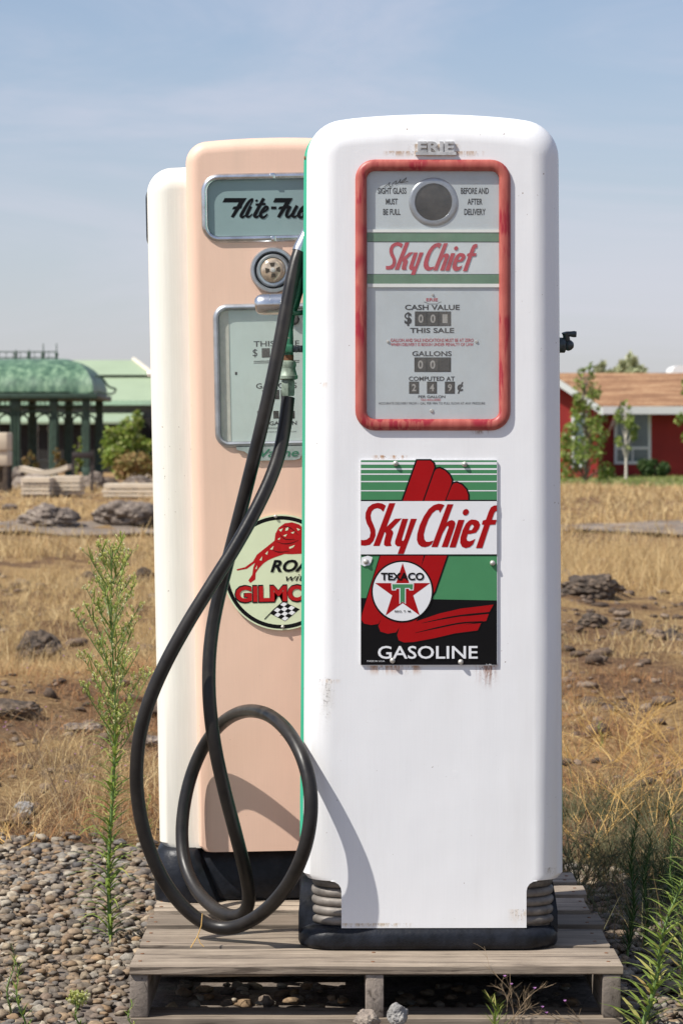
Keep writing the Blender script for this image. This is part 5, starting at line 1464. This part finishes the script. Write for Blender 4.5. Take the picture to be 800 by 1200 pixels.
mb.tube(catmull([(hwx+.2, -gd-.15, ez_+.05), (hwx+.62, -gd-.15, ez_-.02), (hwx+.75, -gd-.15, ez_+.12), (hwx+.55, -gd-.15, ez_+.2), (hwx+.35, -gd-.15, ez_+.45), (hwx+.15, -gd-.15, ez_+.5)], 5), .035, 6)
mb.build('cornice', MAT['iron_green'], pav, 30)
mb = MB(); rxl = hwx-run
for z in (tz+.04, tz+.22): mb.tube([(-rxl, 0, z), (rxl, 0, z)], .02, 6)
for i in range(24):
    x = -rxl + 2*rxl*i/23; hh_ = .22
    mb.tube([(x, 0, tz-.02), (x, 0, tz+hh_)], .012, 5)
for px in (57, 41, 24, 8):
    x = (gp(px, 0).x-gcx); hh_ = .46 if px > 30 else .28
    mb.lathe([(.05, 0), (.035, .08), (.06, .16), (.02, .22), (.014, hh_), (.002, hh_+.02)], 10, 0, Matrix.Translation((x, 0, tz)))
mb.build('roof_crest', MAT['iron_green'], pav, 40)
def colm(x, y, w):
    mb = MB()
    for dx, dy in ((-w, -w), (w, -w), (-w, w), (w, w), (0, -w)): mb.tube([(x+dx, y+dy, -.05), (x+dx, y+dy, ez_-.16)], .045, 8)
    mb.box(x-w-.05, x+w+.05, y-w-.05, y+w+.05, -.1, .5, 0, .02); mb.box(x-w-.05, x+w+.05, y-w-.05, y+w+.05, ez_-.5, ez_-.17, 0, .02)
    mb.box(x-w*.7, x+w*.7, y-w*.6, y+w*.6, .5, ez_-.5, 0)
    mb.build('column', MAT['iron_green'], pav, 40)
cxs = [gp(101, 0).x-gcx, gp(63, 0).x-gcx, gp(18, 0).x-gcx, gp(-28, 0).x-gcx, gp(-72, 0).x-gcx, -hwx+.15]
for i, x in enumerate(cxs):
    colm(x, -gd+.12, .06 if i != 2 else .10); colm(x, gd-.12, .06)
for y in (-gd+.12, gd-.12):
    mb = MB()
    for a, b in zip(cxs[1:], cxs[:-1]):
        mid = (a+b)/2; r_ = (b-a)/2-.12
        mb.tube([(mid+r_*math.cos(t), y, ez_-.75+.5*math.sin(t)*min(1, r_)) for t in [math.pi*i/14 for i in range(15)]], .035, 6)
        for s in (-1, 1): mb.tube([(mid+s*r_, y, .35), (mid+s*r_, y, ez_-.75)], .03, 6)
        mb.tube([(a, y, ez_-.36), (b, y, ez_-.36)], .025, 6)
        for j in range(1, 8):
            x = a+(b-a)*j/8; mb.tube([(x, y, ez_-.36), (x, y, ez_-.17)], .014, 5)
    mb.build('arch_tracery', MAT['iron_green'], pav, 40)
# white garden seat seen through the pavilion
sp = gp(47, 556, 84)
st_ = thing('garden_arbour', 'white carved garden arbour seen through the pavilion columns', 'arbour', (sp.x, 84.9, 0)); k = 84.9/F
for x in (-8*k, 8*k):
    mb = MB(); mb.lathe([(.11, 0), (.10, .5), (.06, .55), (.055, 1.5), (.09, 1.6), (.02, 1.85)], 10, 0, Matrix.Translation((x, 0, .05)))
    mb.build('post', MAT['cream_trim'], st_, 40)
mb = MB(); mb.box(-11*k, 11*k, -.1, .1, .62, .72, 0, .01); mb.box(-11*k, 11*k, -.1, .1, .05, .2, 0, .01)
for i in range(9): mb.box(-10*k+20*k*i/8-.03, -10*k+20*k*i/8+.03, -.03, .03, .2, .62, 0)
mb.build('rail', MAT['cream_trim'], st_, 30)

# --- barn -------------------------------------------------------------------
BY = 120.0
def bp(px, py, Y=BY): return at(px, py, Y)
barn = thing('barn', 'long barn with pale green metal roof behind the pavilion', 'barn', (bp(100, 540).x, BY, 0)); bo = bp(100, 540).x
def bX(px, Y=BY): return at(px, 0, Y).x-bo
xl = -24.0; xr = bX(206); ezb = bp(0, 471).z; rzb = bp(0, 422, BY+6).z; rid_r = at(157, 0, BY+6).x-bo
mb = MB(); mb.box(xl, xr-.5, .6, 11.5, -.2, ezb-.05, 0); mb.build('wall', MAT['barn_wall'], barn, 0)
bk = .58; zb2 = ezb+(rzb-ezb)*bk; yb2 = 6*bk; xb2 = xr+(rid_r-xr)*bk
mb = MB()
mb.loft([[(xl, 0, ezb), (xr, 0, ezb), (xr, 12, ezb), (xl, 12, ezb)], [(xl+.0, yb2, zb2), (xb2, yb2, zb2), (xb2, 12-yb2, zb2), (xl, 12-yb2, zb2)]], 0, True, False)
mb.loft([[(xl, yb2-.12, zb2+.10), (xb2+.1, yb2-.12, zb2+.10), (xb2+.1, 12.12-yb2, zb2+.10), (xl, 12.12-yb2, zb2+.10)], [(xl, 5.95, rzb), (rid_r, 5.95, rzb), (rid_r, 6.05, rzb), (xl, 6.05, rzb)]], 0, True, True)
brf = mb.build('roof', MAT['slate_roof'], barn, 0)
mb = MB(); mb.tube([(rid_r, 5.9, rzb+.03), (xb2+.1, yb2-.1, zb2+.14), (xr, -.02, ezb+.04)], .11, 6); mb.build('hip_cap', MAT['cream_trim'], brf, 30)
mb = MB(); mb.box(xl, xr, -.12, -.01, ezb-.14, ezb+.06, 0); mb.build('gutter', simple('pale_green_gutter', (.36, .50, .36), .6), brf, 0)
lx = at(158, 0, BY-5).x-bo; lz0 = at(0, 494, BY-5).z; lz1 = at(0, 483, BY-.2).z
mb = MB(); mb.loft([[(x, -5, lz0-.1), (x, -5, lz0), (x, .55, lz1), (x, .55, lz1-.1)] for x in (xl, lx)], 0, True, True); mb.build('lean_to_roof', MAT['slate_roof'], barn, 0)
mb = MB(); mb.box(xl, lx-.3, -4.6, -4.4, -.2, lz0-.12, 0); mb.box(lx-.3, lx+3.0, -1.0, -.8, -.2, lz0+.2, 0); mb.build('lean_to_shade_panel', MAT['shade_fill'], barn, 0)  # dark panels stand in for the shaded opening under the lean-to
for i in range(7):
    mb = MB(); x = lx-.35-i*2.4; mb.box(x-.08, x+.08, -5, -4.84, -.2, lz0-.11, 0); mb.build('post', MAT['cream_trim'], barn, 0)

# --- bushes, slabs, field clutter on the left ---------------------------------
tree('leafy_bush', 'light green leafy bush between the pavilion and the cream pump', 150, 556, 76, 488, 78, 2600, .075, 'bush_leaf', nclump=40, seed=7, low=.05, tr=.03, cat='bush', shape=lambda t: .95-.55*t)
tree('scrub_bush', 'rusty brown scrub at the foot of the light green bush', 160, 562, 72, 532, 64, 1100, .06, 'rust_leaf', nclump=18, seed=8, low=.1, tr=.02, cat='bush')
tree('small_conifer', 'small yellow green shrub in front of the right pavilion columns', 92, 560, 76, 510, 13, 420, .05, 'bush_leaf', nclump=14, seed=9, low=.05, tr=.02, cat='shrub')
tree('scrub_bush', 'yellow brown scrub behind the stone slabs, left clump', 33, 560, 70, 528, 22, 420, .05, 'rust_leaf', nclump=10, seed=10, low=.1, tr=.02, cat='bush')
tree('scrub_bush', 'yellow brown scrub behind the stone slabs, middle clump', 66, 560, 70, 526, 20, 420, .05, 'rust_leaf', nclump=10, seed=11, low=.1, tr=.02, cat='bush')
def slabs(label, px0, px1, pyb, Y, hts, seed, rot=0.0, mat='slab', depth=1.0):
    rn = random.Random(seed); a = at(px0, pyb, Y); b = at(px1, pyb, Y); w = (b.x-a.x)/2; z = gz(a.x+w, Y)
    root = thing('flagstone_stack', label, 'stone stack', (a.x+w, Y+depth/2, z-.02), (0, 0, rot), 'stacks of flagstones in the field')
    zz = .0
    mb = MB()
    for s in (-1, 0, 1): mb.box(s*w*.8-.05, s*w*.8+.05, -depth/2+.05, depth/2-.05, 0, .09, 0)
    mb.build('pallet', MAT['wood_y'], root, 0); zz = .091
    for h in hts:
        if zz > .1:
            for sx_ in (-.7, 0, .7):
                mb = MB(); mb.box(sx_*w-.03, sx_*w+.03, -depth/2+.08, depth/2-.08, zz-.0285, zz+.0005, 0); mb.build('spacer', MAT['wood_y'], root, 0)
        mb = MB(); mb.box(-w*rn.uniform(.93, 1.04), w*rn.uniform(.93, 1.04), -depth/2*rn.uniform(.9, 1.03), depth/2, zz, zz+h, 0, .006)
        mb.build('slab', MAT[mat], root, 0); zz += h+.028
slabs('low stack of pale flagstones on a pallet, left half of the nearest pair', 24, 58, 585, ground_y(585), [.06, .06, .05, .11], 1)
slabs('slightly taller stack of pale flagstones, right half of the nearest pair', 59, 94, 584, ground_y(584), [.06, .05, .07, .14], 2)
slabs('wide stack of flagstones partly behind the cream pump side', 119, 192, 584, ground_y(584), [.06, .07, .10], 3)
slabs('flagstone stack behind the wide one near the cream pump side', 144, 196, 570, ground_y(572), [.08, .09, .10], 4)
sl = at(54, 552, 68)
t_ = thing('stone_slab', 'long pale stone slab lying on dark boulders behind the stacks', 'slab', (sl.x, 68, sl.z))
mb = MB(); k = 68/F
mb.loft([[(x*k, y, z*k + th*k) for y, z in ((-.5, -3), (.5, -3), (.5, 3), (-.5, 3))] for x, th in ((-28, 3), (-20, 1), (-5, -2), (8, -1), (20, 2), (28, 5))], 0, True, True); mb.build('slab', MAT['slab'], t_, 30)
rock('brown boulder propping the long pale slab', 44, 565, 42, 22, 'pale_rock', 21, .8, 67)
rock('tan boulder under the left end of the long slab', 24, 566, 22, 18, 'pale_rock', 22, .8, 67.5)
rock('brown boulder left of the scrub near the cream pump side', 112, 566, 28, 24, 'basalt', 23, .8, 68)
rock('black boulder under the light green bush', 129, 562, 24, 16, 'dark_rock', 24, .8, 69)
rock('flat brown boulder beside the cream pump side', 166, 564, 44, 18, 'basalt', 25, .8, 69)
rock('grey boulder at the left beside the stone crate', 20, 562, 24, 30, 'basalt', 26, .8, 70)
# stone crate at the left edge
cp = at(-8, 565, 64)
cr = thing('stone_crate', 'tan crate of stacked stone blocks at the left edge', 'crate', (cp.x, 64, gz(cp.x, 64))); k = 64/F
top = at(0, 507, 64).z - gz(cp.x, 64)
mb = MB(); mb.box(-20*k, 20*k, -.5, .5, top-.42, top, 0, .03); mb.build('top_blocks', MAT['slab'], cr, 30)
mb = MB(); mb.box(-19*k, 20*k, -.45, .5, top-.78, top-.425, 0, .03); mb.build('middle_blocks', MAT['slab'], cr, 30)
mb = MB()
for x in (-18, 17): mb.box(x*k-.05, x*k+.05, -.5, -.4, 0, top-.785, 0)
for x in (-18, 17): mb.box(x*k-.05, x*k+.05, .4, .5, 0, top-.785, 0)
mb.box(-18*k, 18*k, -.3, .45, .02, top-.79, 0); mb.build('frame', MAT['dark_rock'], cr, 0)
# dark information board on two legs
ip = at(97, 558, 66); ib = thing('notice_board', 'small dark board on two legs in front of the pavilion', 'notice board', (ip.x, 66, gz(ip.x, 66))); k = 66/F
tzb = at(0, 530, 66).z-gz(ip.x, 66); bzb = at(0, 537, 66).z-gz(ip.x, 66)
mb = MB(); mb.box(-12*k, 12*k, -.03, .03, bzb, tzb, 0, .01); mb.build('panel', simple('dark_board', (.035, .025, .022), .5), ib, 30)
for s in (-1, 1):
    mb = MB(); mb.box(s*11*k-.03, s*11*k+.03, .034, .08, 0, tzb, 0); mb.build('leg', simple('dark_board_leg', (.04, .03, .026), .6), ib, 0)
# ================================================================== light, sky, camera
w = bpy.data.worlds.new("World"); scene.world = w; w.use_nodes = True
nt = w.node_tree; bg = nt.nodes['Background']
sky = nt.nodes.new('ShaderNodeTexSky'); sky.sky_type = 'NISHITA'; sky.sun_disc = False
elev = math.asin(SUN.z); sky.sun_elevation = elev; sky.sun_rotation = math.atan2(SUN.x, SUN.y)
sky.air_density = 1.0; sky.dust_density = SKY_DUST; sky.ozone_density = 2.8; sky.altitude = 300
tc = nt.nodes.new('ShaderNodeTexCoord'); mp = nt.nodes.new('ShaderNodeMapping')
mp.inputs['Scale'].default_value = (2.2, 2.2, 13); mp.inputs['Rotation'].default_value = (R(6), R(-9), 0)
nt.links.new(tc.outputs['Generated'], mp.inputs['Vector'])
cn = noise(nt, mp.outputs['Vector'], 1.5, 7, .62, .6)
cl_ = mrange(nt, cn, .41, .70, 0.0, .42)
sz = nt.nodes.new('ShaderNodeSeparateXYZ'); nt.links.new(tc.outputs['Generated'], sz.inputs[0])
hz_ = mrange(nt, sz.outputs['Z'], -.02, .20, HAZE, .15)
hazy = mix(nt, hz_, sky.outputs[0], HAZECOL)
mixn = mix(nt, cl_, hazy, CIRRUS)
nt.links.new(mixn, bg.inputs['Color']); bg.inputs['Strength'].default_value = SKY_STR
sun = bpy.data.lights.new('sun', 'SUN'); sun.energy = SUN_STR; sun.angle = R(.55); sun.color = (1, .955, .88)
so = bpy.data.objects.new('sun', sun); COL.objects.link(so); so.location = (-20, -10, 28)
so.rotation_euler = (-SUN).to_track_quat('-Z', 'Y').to_euler()
cam = bpy.data.cameras.new('camera'); co = bpy.data.objects.new('camera', cam); COL.objects.link(co)
co.location = (0, 0, H); co.rotation_euler = (R(90), 0, 0)
cam.sensor_width = 36; cam.sensor_fit = 'AUTO'; cam.lens = 36*F/1200
cam.shift_y = -(600-HY)/1200; cam.clip_start = .1; cam.clip_end = 6000
cam.dof.use_dof = True; cam.dof.focus_distance = 5.75; cam.dof.aperture_fstop = 12.0
scene.camera = co
scene.render.engine = 'CYCLES'
scene.view_settings.view_transform = 'Standard'; scene.view_settings.look = 'None'
scene.view_settings.gamma = 1; scene.view_settings.use_curve_mapping = False
scene.view_settings.exposure = EXPOSURE
scene.cycles.max_bounces = 6; scene.cycles.transparent_max_bounces = 8
scene.cycles.use_denoising = True
